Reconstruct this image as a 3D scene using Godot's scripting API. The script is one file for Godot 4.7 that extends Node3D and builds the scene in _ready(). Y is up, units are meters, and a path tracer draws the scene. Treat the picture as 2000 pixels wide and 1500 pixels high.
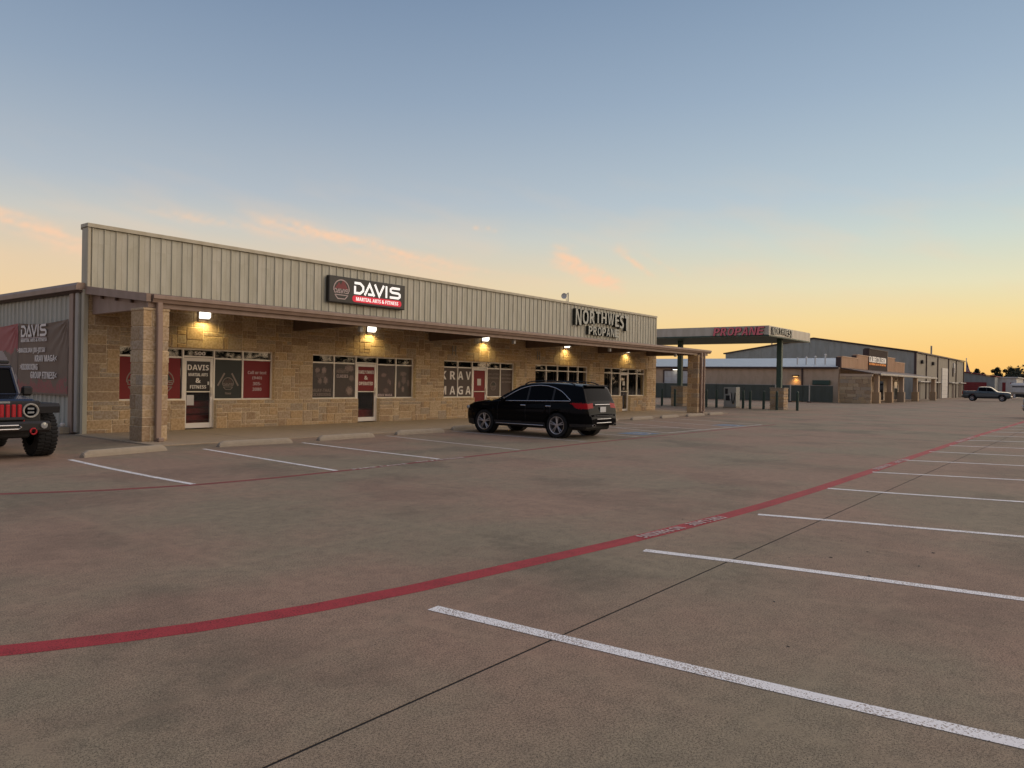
extends Node3D
# A strip of shops at dusk: stone front under a canopy, parked cars, a propane canopy and metal buildings beyond.
# x runs along the shop front, y is up, z points from the shop front to the car park; the stone front stands on z = 0.

var mats := {}
var taken := {}
var rng := RandomNumberGenerator.new()
var bold: SystemFont
var plain: SystemFont

# ------------------------------------------------------------------ mesh helpers
class MB:
	var v := PackedVector3Array()
	var n := PackedVector3Array()
	var u := PackedVector2Array()
	var u2 := PackedVector2Array()
	var col := PackedColorArray()
	var cc := Color.WHITE
	var use_col := false
	func tri(a: Vector3, b: Vector3, c: Vector3) -> void:  # counter-clockwise seen from outside
		var k := (b - a).cross(c - a)
		if k.length_squared() < 1e-14:
			return
		k = k.normalized()
		v.append(a); v.append(c); v.append(b)
		for i in 3:
			n.append(k)
			if use_col: col.append(cc)
	func quad(a: Vector3, b: Vector3, c: Vector3, d: Vector3) -> void:
		tri(a, b, c)
		tri(a, c, d)
	func stri(p: Array, k: Array) -> void:  # with its own normals
		v.append(p[0]); v.append(p[2]); v.append(p[1])
		n.append(k[0]); n.append(k[2]); n.append(k[1])
	func box(c: Vector3, s: Vector3, ch := 0.0, b := Basis.IDENTITY) -> void:
		var h := s * 0.5
		if ch <= 0.0:
			var p := []
			for i in 8:
				p.append(c + b * Vector3(h.x if i & 1 else -h.x, h.y if i & 2 else -h.y, h.z if i & 4 else -h.z))
			quad(p[4], p[5], p[7], p[6]); quad(p[1], p[0], p[2], p[3])
			quad(p[5], p[1], p[3], p[7]); quad(p[0], p[4], p[6], p[2])
			quad(p[6], p[7], p[3], p[2]); quad(p[0], p[1], p[5], p[4])
			return
		var e := minf(ch, minf(h.x, minf(h.y, h.z)) * 0.98)
		var q := {}
		for i in 8:
			var g := Vector3(1 if i & 1 else -1, 1 if i & 2 else -1, 1 if i & 4 else -1)
			for a in 3:
				var w := h - Vector3(e, e, e)
				w[a] = h[a]
				q[i * 3 + a] = c + b * (g * w)
		for a in 3:
			var o1 := (a + 1) % 3
			var o2 := (a + 2) % 3
			for sgn in [0, 1]:
				var base: int = sgn << a
				var i0: int = base
				var i1: int = base | (1 << o1)
				var i2: int = base | (1 << o1) | (1 << o2)
				var i3: int = base | (1 << o2)
				if sgn == 1:
					quad(q[i0 * 3 + a], q[i1 * 3 + a], q[i2 * 3 + a], q[i3 * 3 + a])
				else:
					quad(q[i3 * 3 + a], q[i2 * 3 + a], q[i1 * 3 + a], q[i0 * 3 + a])
			# edges along axis a
			for s1 in [0, 1]:
				for s2 in [0, 1]:
					var k0: int = (s1 << o1) | (s2 << o2)
					var k1: int = k0 | (1 << a)
					var A: Vector3 = q[k0 * 3 + o1]
					var B: Vector3 = q[k1 * 3 + o1]
					var C: Vector3 = q[k1 * 3 + o2]
					var D: Vector3 = q[k0 * 3 + o2]
					var out_ := b * (Vector3(0, 0, 0) + axis(o1) * (1 if s1 else -1) + axis(o2) * (1 if s2 else -1))
					if (B - A).cross(C - A).dot(out_) > 0:
						quad(A, B, C, D)
					else:
						quad(D, C, B, A)
		for i in 8:
			var g2 := b * Vector3(1 if i & 1 else -1, 1 if i & 2 else -1, 1 if i & 4 else -1)
			var A2: Vector3 = q[i * 3]
			var B2: Vector3 = q[i * 3 + 1]
			var C2: Vector3 = q[i * 3 + 2]
			if (B2 - A2).cross(C2 - A2).dot(g2) > 0:
				tri(A2, B2, C2)
			else:
				tri(A2, C2, B2)
	func axis(a: int) -> Vector3:
		return Vector3(1, 0, 0) if a == 0 else (Vector3(0, 1, 0) if a == 1 else Vector3(0, 0, 1))
	func span(a: Vector3, b: Vector3, ch := 0.0) -> void:  # box from corner to corner
		box((a + b) * 0.5, (b - a).abs(), ch)
	func prism(poly: PackedVector2Array, t: Transform3D, d: float) -> void:  # polygon in local xy, from z = 0 to z = d
		var p := poly
		if Geometry2D.is_polygon_clockwise(p):
			p = poly.duplicate()
			p.reverse()
		var ix := Geometry2D.triangulate_polygon(p)
		for i in range(0, ix.size(), 3):
			var A := p[ix[i]]
			var B := p[ix[i + 1]]
			var C := p[ix[i + 2]]
			if (B - A).cross(C - A) < 0:
				var T := B
				B = C
				C = T
			tri(t * Vector3(A.x, A.y, d), t * Vector3(B.x, B.y, d), t * Vector3(C.x, C.y, d))
			tri(t * Vector3(A.x, A.y, 0), t * Vector3(C.x, C.y, 0), t * Vector3(B.x, B.y, 0))
		for i in p.size():
			var a := p[i]
			var b := p[(i + 1) % p.size()]
			quad(t * Vector3(a.x, a.y, 0), t * Vector3(b.x, b.y, 0), t * Vector3(b.x, b.y, d), t * Vector3(a.x, a.y, d))
	func tube(pts: Array, r: float, sides := 8, caps := true) -> void:
		var rings := []
		for i in pts.size():
			var d: Vector3 = (pts[mini(i + 1, pts.size() - 1)] - pts[maxi(i - 1, 0)]).normalized()
			var s := d.cross(Vector3.UP if absf(d.y) < 0.9 else Vector3.RIGHT).normalized()
			var w := s.cross(d)
			var ring := []
			for k in sides:
				var a := TAU * k / sides
				ring.append([pts[i] + (s * cos(a) + w * sin(a)) * r, s * cos(a) + w * sin(a)])
			rings.append(ring)
		for i in pts.size() - 1:
			for k in sides:
				var k2 := (k + 1) % sides
				var A = rings[i][k]; var B = rings[i][k2]; var C = rings[i + 1][k2]; var D = rings[i + 1][k]
				var flip: bool = (B[0] - A[0]).cross(C[0] - A[0]).dot(A[1]) < 0
				if flip:
					stri([A[0], C[0], B[0]], [A[1], C[1], B[1]]); stri([A[0], D[0], C[0]], [A[1], D[1], C[1]])
				else:
					stri([A[0], B[0], C[0]], [A[1], B[1], C[1]]); stri([A[0], C[0], D[0]], [A[1], C[1], D[1]])
		if caps:
			for e in [0, pts.size() - 1]:
				for k in range(1, sides - 1):
					var a: Vector3 = rings[e][0][0]
					var b: Vector3 = rings[e][k][0]
					var c: Vector3 = rings[e][k + 1][0]
					var o: Vector3 = pts[e] - pts[1 if e == 0 else pts.size() - 2]
					if (b - a).cross(c - a).dot(o) > 0: tri(a, b, c)
					else: tri(a, c, b)
	func lathe(prof: Array, t: Transform3D, sides := 24) -> void:  # prof: (radius, along z), revolved about local z
		for i in prof.size() - 1:
			var p: Vector2 = prof[i]
			var q: Vector2 = prof[i + 1]
			var e := (q - p).normalized()
			var nn := Vector2(e.y, -e.x)
			for k in sides:
				var a0 := TAU * k / sides
				var a1 := TAU * (k + 1) / sides
				var d0 := Vector3(cos(a0), sin(a0), 0)
				var d1 := Vector3(cos(a1), sin(a1), 0)
				var A := t * (d0 * p.x + Vector3(0, 0, p.y)); var B := t * (d1 * p.x + Vector3(0, 0, p.y))
				var C := t * (d1 * q.x + Vector3(0, 0, q.y)); var D := t * (d0 * q.x + Vector3(0, 0, q.y))
				var n0 := (t.basis * (d0 * nn.x + Vector3(0, 0, nn.y))).normalized()
				var n1 := (t.basis * (d1 * nn.x + Vector3(0, 0, nn.y))).normalized()
				stri([A, B, C], [n0, n1, n1])
				stri([A, C, D], [n0, n1, n0])
	func strip(path: Array, w: float, t: Transform3D, d: float, closed := false) -> void:  # a flat mitred stroke of width w in local xy, thickness d
		var m := path.size()
		var L := []
		var R := []
		for i in m:
			var a: Vector2 = path[(i - 1 + m) % m] if (closed or i > 0) else path[i]
			var b: Vector2 = path[i]
			var c: Vector2 = path[(i + 1) % m] if (closed or i < m - 1) else path[i]
			var d0 := (b - a).normalized() if a != b else (c - b).normalized()
			var d1 := (c - b).normalized() if c != b else d0
			var nn := Vector2(-d0.y, d0.x) + Vector2(-d1.y, d1.x)
			nn = nn.normalized() if nn.length() > 1e-4 else Vector2(-d0.y, d0.x)
			var k := w * 0.5 / maxf(0.4, nn.dot(Vector2(-d0.y, d0.x)))
			L.append(b + nn * k)
			R.append(b - nn * k)
		for i in (m if closed else m - 1):
			var j := (i + 1) % m
			var p := func(q: Vector2, z: float) -> Vector3: return t * Vector3(q.x, q.y, z)
			quad(p.call(R[i], d), p.call(R[j], d), p.call(L[j], d), p.call(L[i], d))
			quad(p.call(R[i], 0), p.call(R[j], 0), p.call(R[j], d), p.call(R[i], d))
			quad(p.call(L[j], 0), p.call(L[i], 0), p.call(L[i], d), p.call(L[j], d))
	func mesh() -> ArrayMesh:
		var a := []
		a.resize(Mesh.ARRAY_MAX)
		a[Mesh.ARRAY_VERTEX] = v
		a[Mesh.ARRAY_NORMAL] = n
		if u.size() == v.size(): a[Mesh.ARRAY_TEX_UV] = u
		if u2.size() == v.size(): a[Mesh.ARRAY_TEX_UV2] = u2
		if use_col and col.size() == v.size(): a[Mesh.ARRAY_COLOR] = col
		var m := ArrayMesh.new()
		m.add_surface_from_arrays(Mesh.PRIMITIVE_TRIANGLES, a)
		return m

func numbered(parent: Node, called: String) -> String:
	var k := str(parent.get_instance_id()) + called
	var i: int = taken.get(k, 0)
	taken[k] = i + 1
	return called if i == 0 else "%s_%03d" % [called, i]

func put(called: String, m: Mesh, mat: Material, parent: Node = self) -> MeshInstance3D:
	var o := MeshInstance3D.new()
	o.mesh = m
	o.material_override = mat
	o.name = numbered(parent, called)
	parent.add_child(o, true)
	return o

func part(called: String, mb: MB, mat: Material, parent: Node = self) -> MeshInstance3D:
	return put(called, mb.mesh(), mat, parent)

func node(called: String, parent: Node = self, at := Vector3.ZERO, turn := 0.0) -> Node3D:
	var o := Node3D.new()
	o.name = numbered(parent, called)
	parent.add_child(o, true)
	o.position = at
	o.rotation.y = turn
	return o

func tag(o: Node, label: String, category: String, group := "") -> void:
	o.set_meta("label", label)
	o.set_meta("category", category)
	if group: o.set_meta("group", group)

func thing(called: String, label: String, category: String, at := Vector3.ZERO, turn := 0.0, group := "") -> Node3D:
	var o := node(called, self, at, turn)
	tag(o, label, category, group)
	return o

func struct(o: Node, label := "", category := "") -> void:
	o.set_meta("kind", "structure")
	if label: o.set_meta("label", label)
	if category: o.set_meta("category", category)

func text(parent: Node, called: String, s: String, mat: Material, centre: Vector3, size: Vector2, depth: float, b := Basis.IDENTITY, font: Font = null) -> MeshInstance3D:
	var m := TextMesh.new()
	m.text = s
	m.font = font if font else bold
	m.font_size = 48
	m.pixel_size = 0.01
	m.depth = depth
	m.curve_step = 1.5
	var bb := m.get_aabb()
	var k := Vector3(size.x / maxf(bb.size.x, 1e-3), size.y / maxf(bb.size.y, 1e-3), 1)
	var o := put(called, m, mat, parent)
	o.transform = Transform3D(b * Basis.from_scale(k), centre - b * ((bb.position + bb.size * 0.5) * k * Vector3(1, 1, 0)))
	return o

# ------------------------------------------------------------------ textures and materials
func noise_bytes(kind: int, freq: float, sd: int, w: int, h: int, oct := 4, gain := 0.5) -> PackedByteArray:
	var f := FastNoiseLite.new()
	f.noise_type = kind
	f.seed = sd
	f.frequency = freq
	f.fractal_octaves = oct
	f.fractal_gain = gain
	if oct <= 1: f.fractal_type = FastNoiseLite.FRACTAL_NONE
	var im := f.get_seamless_image(w, h)
	im.convert(Image.FORMAT_L8)
	return im.get_data()

func tex(w: int, h: int, data: PackedByteArray) -> ImageTexture:
	return ImageTexture.create_from_image(Image.create_from_data(w, h, false, Image.FORMAT_RGB8, data))

# a grey-to-colour speckled texture: two colours mixed by coarse noise, with fine grain, light and dark flecks
func grain_tex(sz: int, a: Color, b: Color, fine: float, flecks: float, sd: int, coarse := 0.012, stretch := 1) -> ImageTexture:
	var n1 := noise_bytes(FastNoiseLite.TYPE_SIMPLEX_SMOOTH, coarse, sd, sz, sz, 4)
	var n2 := noise_bytes(FastNoiseLite.TYPE_SIMPLEX, 0.32, sd + 1, sz, sz, 2)
	var n3 := noise_bytes(FastNoiseLite.TYPE_SIMPLEX, 0.11, sd + 2, sz, sz, 3)
	var d := PackedByteArray()
	d.resize(sz * sz * 3)
	var k := 0
	for y in sz:
		for x in sz:
			var i := y * sz + x
			var i1 := (y / stretch) * sz + x
			var t := clampf((n1[i1] - 70) / 115.0, 0, 1)
			var g := 1.0 + fine * (n2[i] - 127) / 127.0 + fine * 0.7 * (n3[i1] - 127) / 127.0
			var e := n2[i] * 0.8 + n3[i] * 0.2
			if e > 172: g += flecks * (e - 172) / 30.0
			elif e < 84: g -= flecks * (84 - e) / 30.0
			d[k] = int(clampf((a.r + (b.r - a.r) * t) * g, 0, 1) * 255)
			d[k + 1] = int(clampf((a.g + (b.g - a.g) * t) * g, 0, 1) * 255)
			d[k + 2] = int(clampf((a.b + (b.b - a.b) * t) * g, 0, 1) * 255)
			k += 3
	return tex(sz, sz, d)

func C(r: int, g: int, b: int) -> Color:
	return Color(r / 255.0, g / 255.0, b / 255.0)

func mk(called: String, c: Color, rough := 0.8, metal := 0.0, t: Texture2D = null, per_m := 1.0, world := false) -> StandardMaterial3D:
	var m := StandardMaterial3D.new()
	m.resource_name = called
	m.albedo_color = c
	m.roughness = rough
	m.metallic = metal
	if t:
		m.albedo_texture = t
		m.uv1_triplanar = true
		m.uv1_world_triplanar = world
		m.uv1_scale = Vector3(per_m, per_m, per_m)
	mats[called] = m
	return m

func glow(called: String, c: Color, e: float, base := Color(0.5, 0.5, 0.5)) -> StandardMaterial3D:
	var m := mk(called, base, 0.5)
	m.emission_enabled = true
	m.emission = c
	m.emission_energy_multiplier = e
	return m

func pane(called: String, c: Color, alpha: float) -> StandardMaterial3D:
	var m := mk(called, Color(c.r, c.g, c.b, alpha), 0.03)
	m.transparency = BaseMaterial3D.TRANSPARENCY_ALPHA
	return m

# ------------------------------------------------------------------ sky, camera, light
func grad(stops: Array, el: float) -> Vector3:
	for i in stops.size() - 1:
		if el <= stops[i + 1][0]:
			var t: float = clampf((el - stops[i][0]) / (stops[i + 1][0] - stops[i][0]), 0, 1)
			return (stops[i][1] as Vector3).lerp(stops[i + 1][1], t)
	return stops[-1][1]

func lin(c: float) -> float:
	c = clampf(c / 255.0, 0, 1)
	return c / 12.92 if c <= 0.04045 else pow((c + 0.055) / 1.055, 2.4)

func sky_image() -> Image:
	var W := 2048
	var H := 1024
	var im := Image.create(W, H, false, Image.FORMAT_RGBF)
	# colours by height above the horizon: towards the sunset, across from it, and opposite
	var gs := [[0.0, Vector3(252, 192, 108)], [2.0, Vector3(255, 205, 122)], [4.4, Vector3(249, 219, 153)], [7.0, Vector3(231, 225, 190)], [10.0, Vector3(207, 217, 207)], [13.0, Vector3(187, 203, 211)], [20.0, Vector3(158, 178, 198)], [27.0, Vector3(135, 157, 182)], [45.0, Vector3(108, 130, 162)], [90.0, Vector3(88, 108, 142)]]
	var gc := [[0.0, Vector3(247, 203, 146)], [4.0, Vector3(240, 208, 160)], [7.5, Vector3(229, 206, 174)], [10.5, Vector3(203, 202, 195)], [13.0, Vector3(179, 189, 198)], [20.0, Vector3(146, 164, 185)], [27.0, Vector3(122, 143, 170)], [45.0, Vector3(102, 123, 155)], [90.0, Vector3(88, 108, 142)]]
	var ga := [[0.0, Vector3(172, 160, 168)], [6.0, Vector3(196, 172, 172)], [14.0, Vector3(176, 174, 186)], [27.0, Vector3(134, 148, 174)], [45.0, Vector3(106, 126, 157)], [90.0, Vector3(88, 108, 142)]]
	var nz := FastNoiseLite.new()
	nz.seed = 5
	nz.frequency = 0.09
	nz.fractal_octaves = 5
	var n2 := FastNoiseLite.new()
	n2.seed = 11
	n2.frequency = 0.35
	n2.fractal_octaves = 4
	# wisps of cirrus: azimuth and height of both ends, width, strength
	var wisps := [[14.0, 10.9, 22.6, 8.3, 1.0, 0.95], [16.0, 9.6, 24.0, 7.3, 0.9, 0.4], [26.0, 11.0, 40.5, 10.0, 0.9, 0.42], [34.0, 11.2, 48.8, 8.3, 0.75, 0.75], [38.0, 9.6, 49.0, 7.6, 0.8, 0.35],
		[55.1, 9.6, 59.4, 7.1, 1.0, 1.5], [54.6, 8.7, 57.6, 7.6, 0.5, 0.5], [59.4, 9.8, 61.9, 8.0, 0.6, 1.2], [61.4, 9.5, 64.0, 8.0, 0.3, 0.35], [48.5, 11.4, 49.1, 11.2, 0.14, 0.8], [49.5, 11.35, 50.2, 11.15, 0.16, 1.0],
		[100.0, 8.0, 122.0, 11.0, 1.2, 0.6], [-20.0, 9.0, 4.0, 12.0, 1.3, 0.6], [140.0, 14.0, 176.0, 10.0, 1.5, 0.5], [-80.0, 12.0, -50.0, 9.0, 1.4, 0.5]]
	var sun_az := 101.0
	for j in H:
		var el := 90.0 - (j + 0.5) / H * 180.0
		for i in W:
			if el < -1.0:
				im.set_pixel(i, j, Color(0.12, 0.10, 0.085))
				continue
			var az := wrapf((i + 0.5) / W * 360.0, -180.0, 180.0)
			var d := absf(wrapf(az - sun_az, -180.0, 180.0))
			var e := maxf(el, 0.0)
			var c: Vector3
			if d < 75.0:
				c = grad(gs, e).lerp(grad(gc, e), smoothstep(12.0, 70.0, d))
			else:
				c = grad(gc, e).lerp(grad(ga, e), smoothstep(85.0, 160.0, d))
			if e < 30.0:
				var a := 0.0
				for w in wisps:
					var dx: float = wrapf(az - w[0], -180, 180)
					if dx < -8.0 or dx > 46.0: continue
					var D := Vector2(w[2] - w[0], w[3] - w[1])
					var P := Vector2(dx, e - w[1])
					var t := P.dot(D) / D.length_squared()
					if t < -0.25 or t > 1.25: continue
					var perp := absf(P.cross(D)) / D.length()
					var wob: float = w[4] * (0.42 + 0.5 * nz.get_noise_2d(az * 1.6, e * 5.0))
					var s := exp(-pow(perp / maxf(wob, 0.05), 2.0)) * smoothstep(-0.25, 0.2, t) * smoothstep(1.25, 0.75, t)
					a += s * w[5] * (0.55 + 1.0 * n2.get_noise_2d(az * 0.7, (e + 0.25 * az) * 9.0))
				var band := smoothstep(3.0, 8.0, e) * smoothstep(17.0, 10.0, e)
				a += 0.12 * band * clampf(0.2 + 1.6 * nz.get_noise_2d(az * 1.1 + 40.0, e * 5.0 + az * 0.9), 0, 1)
				c = c.lerp(Vector3(253, 207, 172), clampf(a * 1.3, 0, 1) * 0.85)
			im.set_pixel(i, j, Color(lin(c.x), lin(c.y), lin(c.z)))
	return im

func setup_view() -> void:
	var cam := Camera3D.new()
	cam.name = "camera"
	var r := Vector3(0.62084, 0.017304, 0.783745)
	var up := Vector3(-0.007386, 0.999841, -0.016224)
	var f := Vector3(0.783901, -0.004284, -0.620871)
	cam.transform = Transform3D(Basis(r, up, -f).orthonormalized(), Vector3(0, 1.6, 20.928))
	cam.fov = 53.795
	cam.near = 0.1
	cam.far = 2500.0
	add_child(cam)
	cam.current = true
	var env := Environment.new()
	env.background_mode = Environment.BG_SKY
	var pm := PanoramaSkyMaterial.new()
	pm.panorama = ImageTexture.create_from_image(sky_image())
	var sky := Sky.new()
	sky.sky_material = pm
	env.sky = sky
	env.tonemap_mode = Environment.TONE_MAPPER_LINEAR
	env.tonemap_exposure = 1.0
	env.background_energy_multiplier = 1.0
	env.sdfgi_enabled = true
	env.ssao_enabled = true
	env.ssil_enabled = true
	var we := WorldEnvironment.new()
	we.name = "world_environment"
	we.environment = env
	add_child(we)
	# afterglow of the sun that has just gone down, to the right of the frame: low, warm and very soft
	var sun := DirectionalLight3D.new()
	sun.name = "afterglow"
	var az := deg_to_rad(132.0)
	var el := deg_to_rad(22.0)
	var to_sun := Vector3(sin(az) * cos(el), sin(el), -cos(az) * cos(el))
	sun.transform = Transform3D(Basis.looking_at(-to_sun, Vector3.UP), Vector3(0, 30, 0))
	sun.light_color = C(255, 226, 196)
	sun.light_energy = 0.8
	sun.light_angular_distance = 100.0
	sun.shadow_enabled = true
	add_child(sun)

func setup_materials() -> void:
	bold = SystemFont.new()
	bold.font_names = PackedStringArray(["Droid Sans"])
	bold.font_weight = 700
	plain = SystemFont.new()
	plain.font_names = PackedStringArray(["Droid Sans"])
	var t_stone := grain_tex(512, Color(1, 1, 1), Color(0.88, 0.85, 0.80), 0.05, 0.08, 21, 0.012)
	var t_metal := grain_tex(512, Color(1, 1, 1), Color(0.95, 0.945, 0.93), 0.02, 0.02, 31, 0.008, 3)
	var t_conc := grain_tex(1024, Color(0.92, 0.905, 0.89), Color(0.875, 0.865, 0.855), 0.20, 0.45, 41, 0.008)
	var t_paint := worn_tex()
	var t_cloth := grain_tex(256, Color(1, 1, 1), Color(0.86, 0.86, 0.86), 0.05, 0.05, 61, 0.02)
	# car park concrete: fine aggregate, and stains at the scale of metres in a second layer
	var g := mk("concrete", C(179, 161, 143), 0.9)
	g.albedo_texture = t_conc
	g.detail_enabled = true
	g.detail_blend_mode = BaseMaterial3D.BLEND_MODE_MUL
	g.detail_uv_layer = BaseMaterial3D.DETAIL_UV_2
	g.detail_albedo = stain_tex()
	var bump := noise_bytes(FastNoiseLite.TYPE_SIMPLEX, 0.2, 77, 512, 512, 4)
	var bi := Image.create_from_data(512, 512, false, Image.FORMAT_L8, bump)
	bi.convert(Image.FORMAT_RGB8)
	bi.bump_map_to_normal_map(2.0)
	var bt := ImageTexture.create_from_image(bi)
	g.normal_enabled = true
	g.normal_texture = bt
	g.normal_scale = 0.05
	mk("sealant", C(20, 17, 15), 0.95)
	mk("walk", C(186, 168, 142), 0.9, 0, t_conc, 0.4, true)
	mk("stop_concrete", C(190, 178, 158), 0.9, 0, t_conc, 0.9, true)
	mk("earth", C(96, 92, 66), 1.0, 0, t_conc, 0.1, true)
	mk("white_paint", C(250, 248, 245), 0.75, 0, t_paint, 0.38, true)
	mk("red_paint", C(178, 54, 58), 0.75, 0, t_paint, 0.5, true)
	mk("red_faded", C(150, 76, 70), 0.8, 0, t_paint, 0.5, true)
	mk("blue_paint", C(120, 142, 162), 0.75, 0, t_paint, 0.5, true)
	mk("old_white", C(214, 206, 198), 0.8, 0, t_paint, 0.6, true)
	var tints := [C(204, 178, 142), C(194, 167, 132), C(212, 188, 153), C(184, 158, 127), C(198, 175, 146), C(208, 178, 137), C(188, 170, 146)]
	for i in tints.size():
		var sm := mk("stone%d" % i, tints[i], 0.92, 0, t_stone, 1.7, true)
		sm.normal_enabled = true
		sm.normal_texture = bt
		sm.normal_scale = 0.25
	var sv := mk("stone_mixed", Color.WHITE, 0.92, 0, t_stone, 1.7, true)
	sv.vertex_color_use_as_albedo = true
	sv.normal_enabled = true
	sv.normal_texture = bt
	sv.normal_scale = 0.25
	mk("mortar", C(232, 212, 178), 0.95, 0, t_stone, 2.0, true)
	for i in 3:
		mk("siding%d" % i, [C(196, 193, 174), C(192, 189, 170), C(200, 196, 177)][i], 0.5, 0.0, t_metal, 0.6, true)
	mk("side_siding", C(186, 186, 172), 0.5, 0, t_metal, 0.6, true)
	mk("trim_light", C(192, 184, 160), 0.5, 0, t_metal, 0.6, true)
	mk("brown_trim", C(158, 134, 118), 0.5, 0, t_metal, 0.7, true)
	mk("dark_trim", C(92, 72, 62), 0.55, 0, t_metal, 0.7, true)
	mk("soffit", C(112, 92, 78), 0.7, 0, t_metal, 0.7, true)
	mk("grey_pipe", C(170, 166, 156), 0.5, 0, t_metal, 0.7, true)
	mk("alu", C(238, 230, 216), 0.4, 0.1)
	mk("door_white", C(242, 234, 222), 0.45, 0.0)
	pane("glass", Color(0.03, 0.035, 0.035), 0.14)
	mk("film_red", C(124, 14, 16), 0.6)
	mk("film_dark", C(36, 40, 32), 0.5)
	mk("film_door", C(38, 26, 22), 0.3)
	mk("film_brown", C(76, 58, 48), 0.5)
	mk("white_print", C(240, 232, 222), 0.5)
	mk("grey_print", C(140, 124, 112), 0.5)
	mk("paper", C(214, 208, 200), 0.8)
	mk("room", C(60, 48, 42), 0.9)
	mk("mat_red", C(150, 34, 26), 0.8, 0, t_cloth, 1.0, true)
	mk("lane_print", C(196, 172, 164), 0.7)
	mk("cabinet_grey", C(158, 158, 150), 0.5)
	mk("black", C(22, 21, 22), 0.45)
	mk("rubber", C(24, 24, 24), 0.85)
	mk("sign_black", C(34, 33, 32), 0.35)
	glow("sign_white", C(255, 252, 246), 0.62, C(235, 235, 232))
	glow("sign_red", C(214, 28, 58), 0.55, C(190, 30, 48))
	mk("logo_red", C(128, 52, 56), 0.5)
	mk("logo_line", C(196, 176, 172), 0.5)
	mk("letter_face", C(176, 178, 166), 0.45)
	mk("letter_side", C(26, 32, 26), 0.5)
	mk("letter_pink", C(238, 122, 132), 0.45)
	mk("letter_maroon", C(90, 34, 44), 0.5)
	mk("banner", C(104, 82, 72), 0.6, 0, t_cloth, 1.0, true)
	mk("banner_red", C(150, 60, 58), 0.6, 0, t_cloth, 1.0, true)
	mk("banner_pale", C(150, 132, 124), 0.6, 0, t_cloth, 1.0, true)
	mk("canopy_white", C(206, 198, 180), 0.5, 0, t_metal, 0.5, true)
	mk("green_steel", C(58, 84, 72), 0.5, 0, t_metal, 0.5, true)
	mk("green_dark", C(38, 62, 52), 0.5)
	mk("tan_wall", C(204, 178, 148), 0.6, 0, t_metal, 0.4, true)
	mk("peach_wall", C(214, 176, 142), 0.6, 0, t_metal, 0.4, true)
	mk("blue_roof", C(176, 188, 196), 0.45, 0, t_metal, 0.3, true)
	mk("fence_green", C(82, 88, 78), 0.8, 0, t_metal, 0.5, true)
	mk("grey_wall", C(170, 171, 160), 0.6, 0, t_metal, 0.3, true)
	mk("grey_wall2", C(134, 128, 116), 0.6, 0, t_metal, 0.3, true)
	mk("dark_brown", C(74, 56, 50), 0.6, 0, t_metal, 0.5, true)
	mk("white_metal", C(214, 212, 206), 0.5, 0, t_metal, 0.5, true)
	mk("barn_red", C(138, 46, 48), 0.6, 0, t_metal, 0.5, true)
	mk("storage_grey", C(150, 154, 152), 0.6, 0, t_metal, 0.4, true)
	glow("lamp", C(255, 250, 232), 3.0, C(240, 240, 230))
	glow("lamp_warm", C(255, 196, 110), 1.6, C(240, 220, 190))
	glow("sign_lit", C(255, 236, 214), 0.5, C(230, 225, 215))
	glow("sign_orange", C(255, 150, 60), 0.4, C(220, 140, 70))
	var cp := mk("car_black", C(12, 13, 15), 0.12)
	cp.metallic_specular = 0.2
	var cb := mk("truck_blue", C(64, 76, 78), 0.4, 0.1)
	cb.clearcoat_enabled = true
	cb.clearcoat = 0.8
	cb.clearcoat_roughness = 0.06
	var cj := mk("jeep_blue", C(20, 24, 44), 0.3)
	cj.clearcoat_enabled = true
	cj.clearcoat = 1.0
	cj.clearcoat_roughness = 0.05
	mk("car_tan", C(150, 144, 118), 0.4, 0.2)
	mk("car_glass", C(9, 11, 14), 0.03).metallic_specular = 0.15
	mk("chrome", C(205, 205, 205), 0.18, 1.0)
	mk("alloy", C(186, 186, 188), 0.3, 0.8)
	mk("dark_plastic", C(30, 30, 31), 0.6)
	mk("lamp_red", C(158, 6, 14), 0.12).metallic_specular = 0.25
	mk("grille_red", C(176, 20, 34), 0.4)
	mk("clear_lens", C(190, 195, 196), 0.1, 0.6)
	mk("plate", C(206, 208, 206), 0.5)
	mk("bark", C(70, 58, 48), 0.95)
	var lf := mk("leaf", C(52, 62, 34), 0.8)
	lf.vertex_color_use_as_albedo = true
	lf.albedo_color = Color.WHITE
	var vc := mk("print", Color.WHITE, 0.6)
	vc.vertex_color_use_as_albedo = true

# road paint: chipped through to the concrete in patches
func worn_tex() -> ImageTexture:
	var sz := 1024
	var a := noise_bytes(FastNoiseLite.TYPE_SIMPLEX_SMOOTH, 0.006, 53, sz, sz, 3)
	var b := noise_bytes(FastNoiseLite.TYPE_SIMPLEX, 0.09, 57, sz, sz, 4, 0.65)
	var d := PackedByteArray()
	d.resize(sz * sz * 3)
	for i in sz * sz:
		var thin := clampf((a[i] - 90) / 80.0, 0, 1)
		var chip := smoothstep(186.0 - 34.0 * thin, 200.0 - 34.0 * thin, float(b[i]))
		var g := 0.97 - 0.06 * (b[i] - 127) / 127.0
		d[i * 3] = int((g * (1.0 - chip) + 0.56 * chip) * 255)
		d[i * 3 + 1] = int((g * (1.0 - chip) + 0.49 * chip) * 255)
		d[i * 3 + 2] = int((g * (1.0 - chip) + 0.43 * chip) * 255)
	return tex(sz, sz, d)

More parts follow.
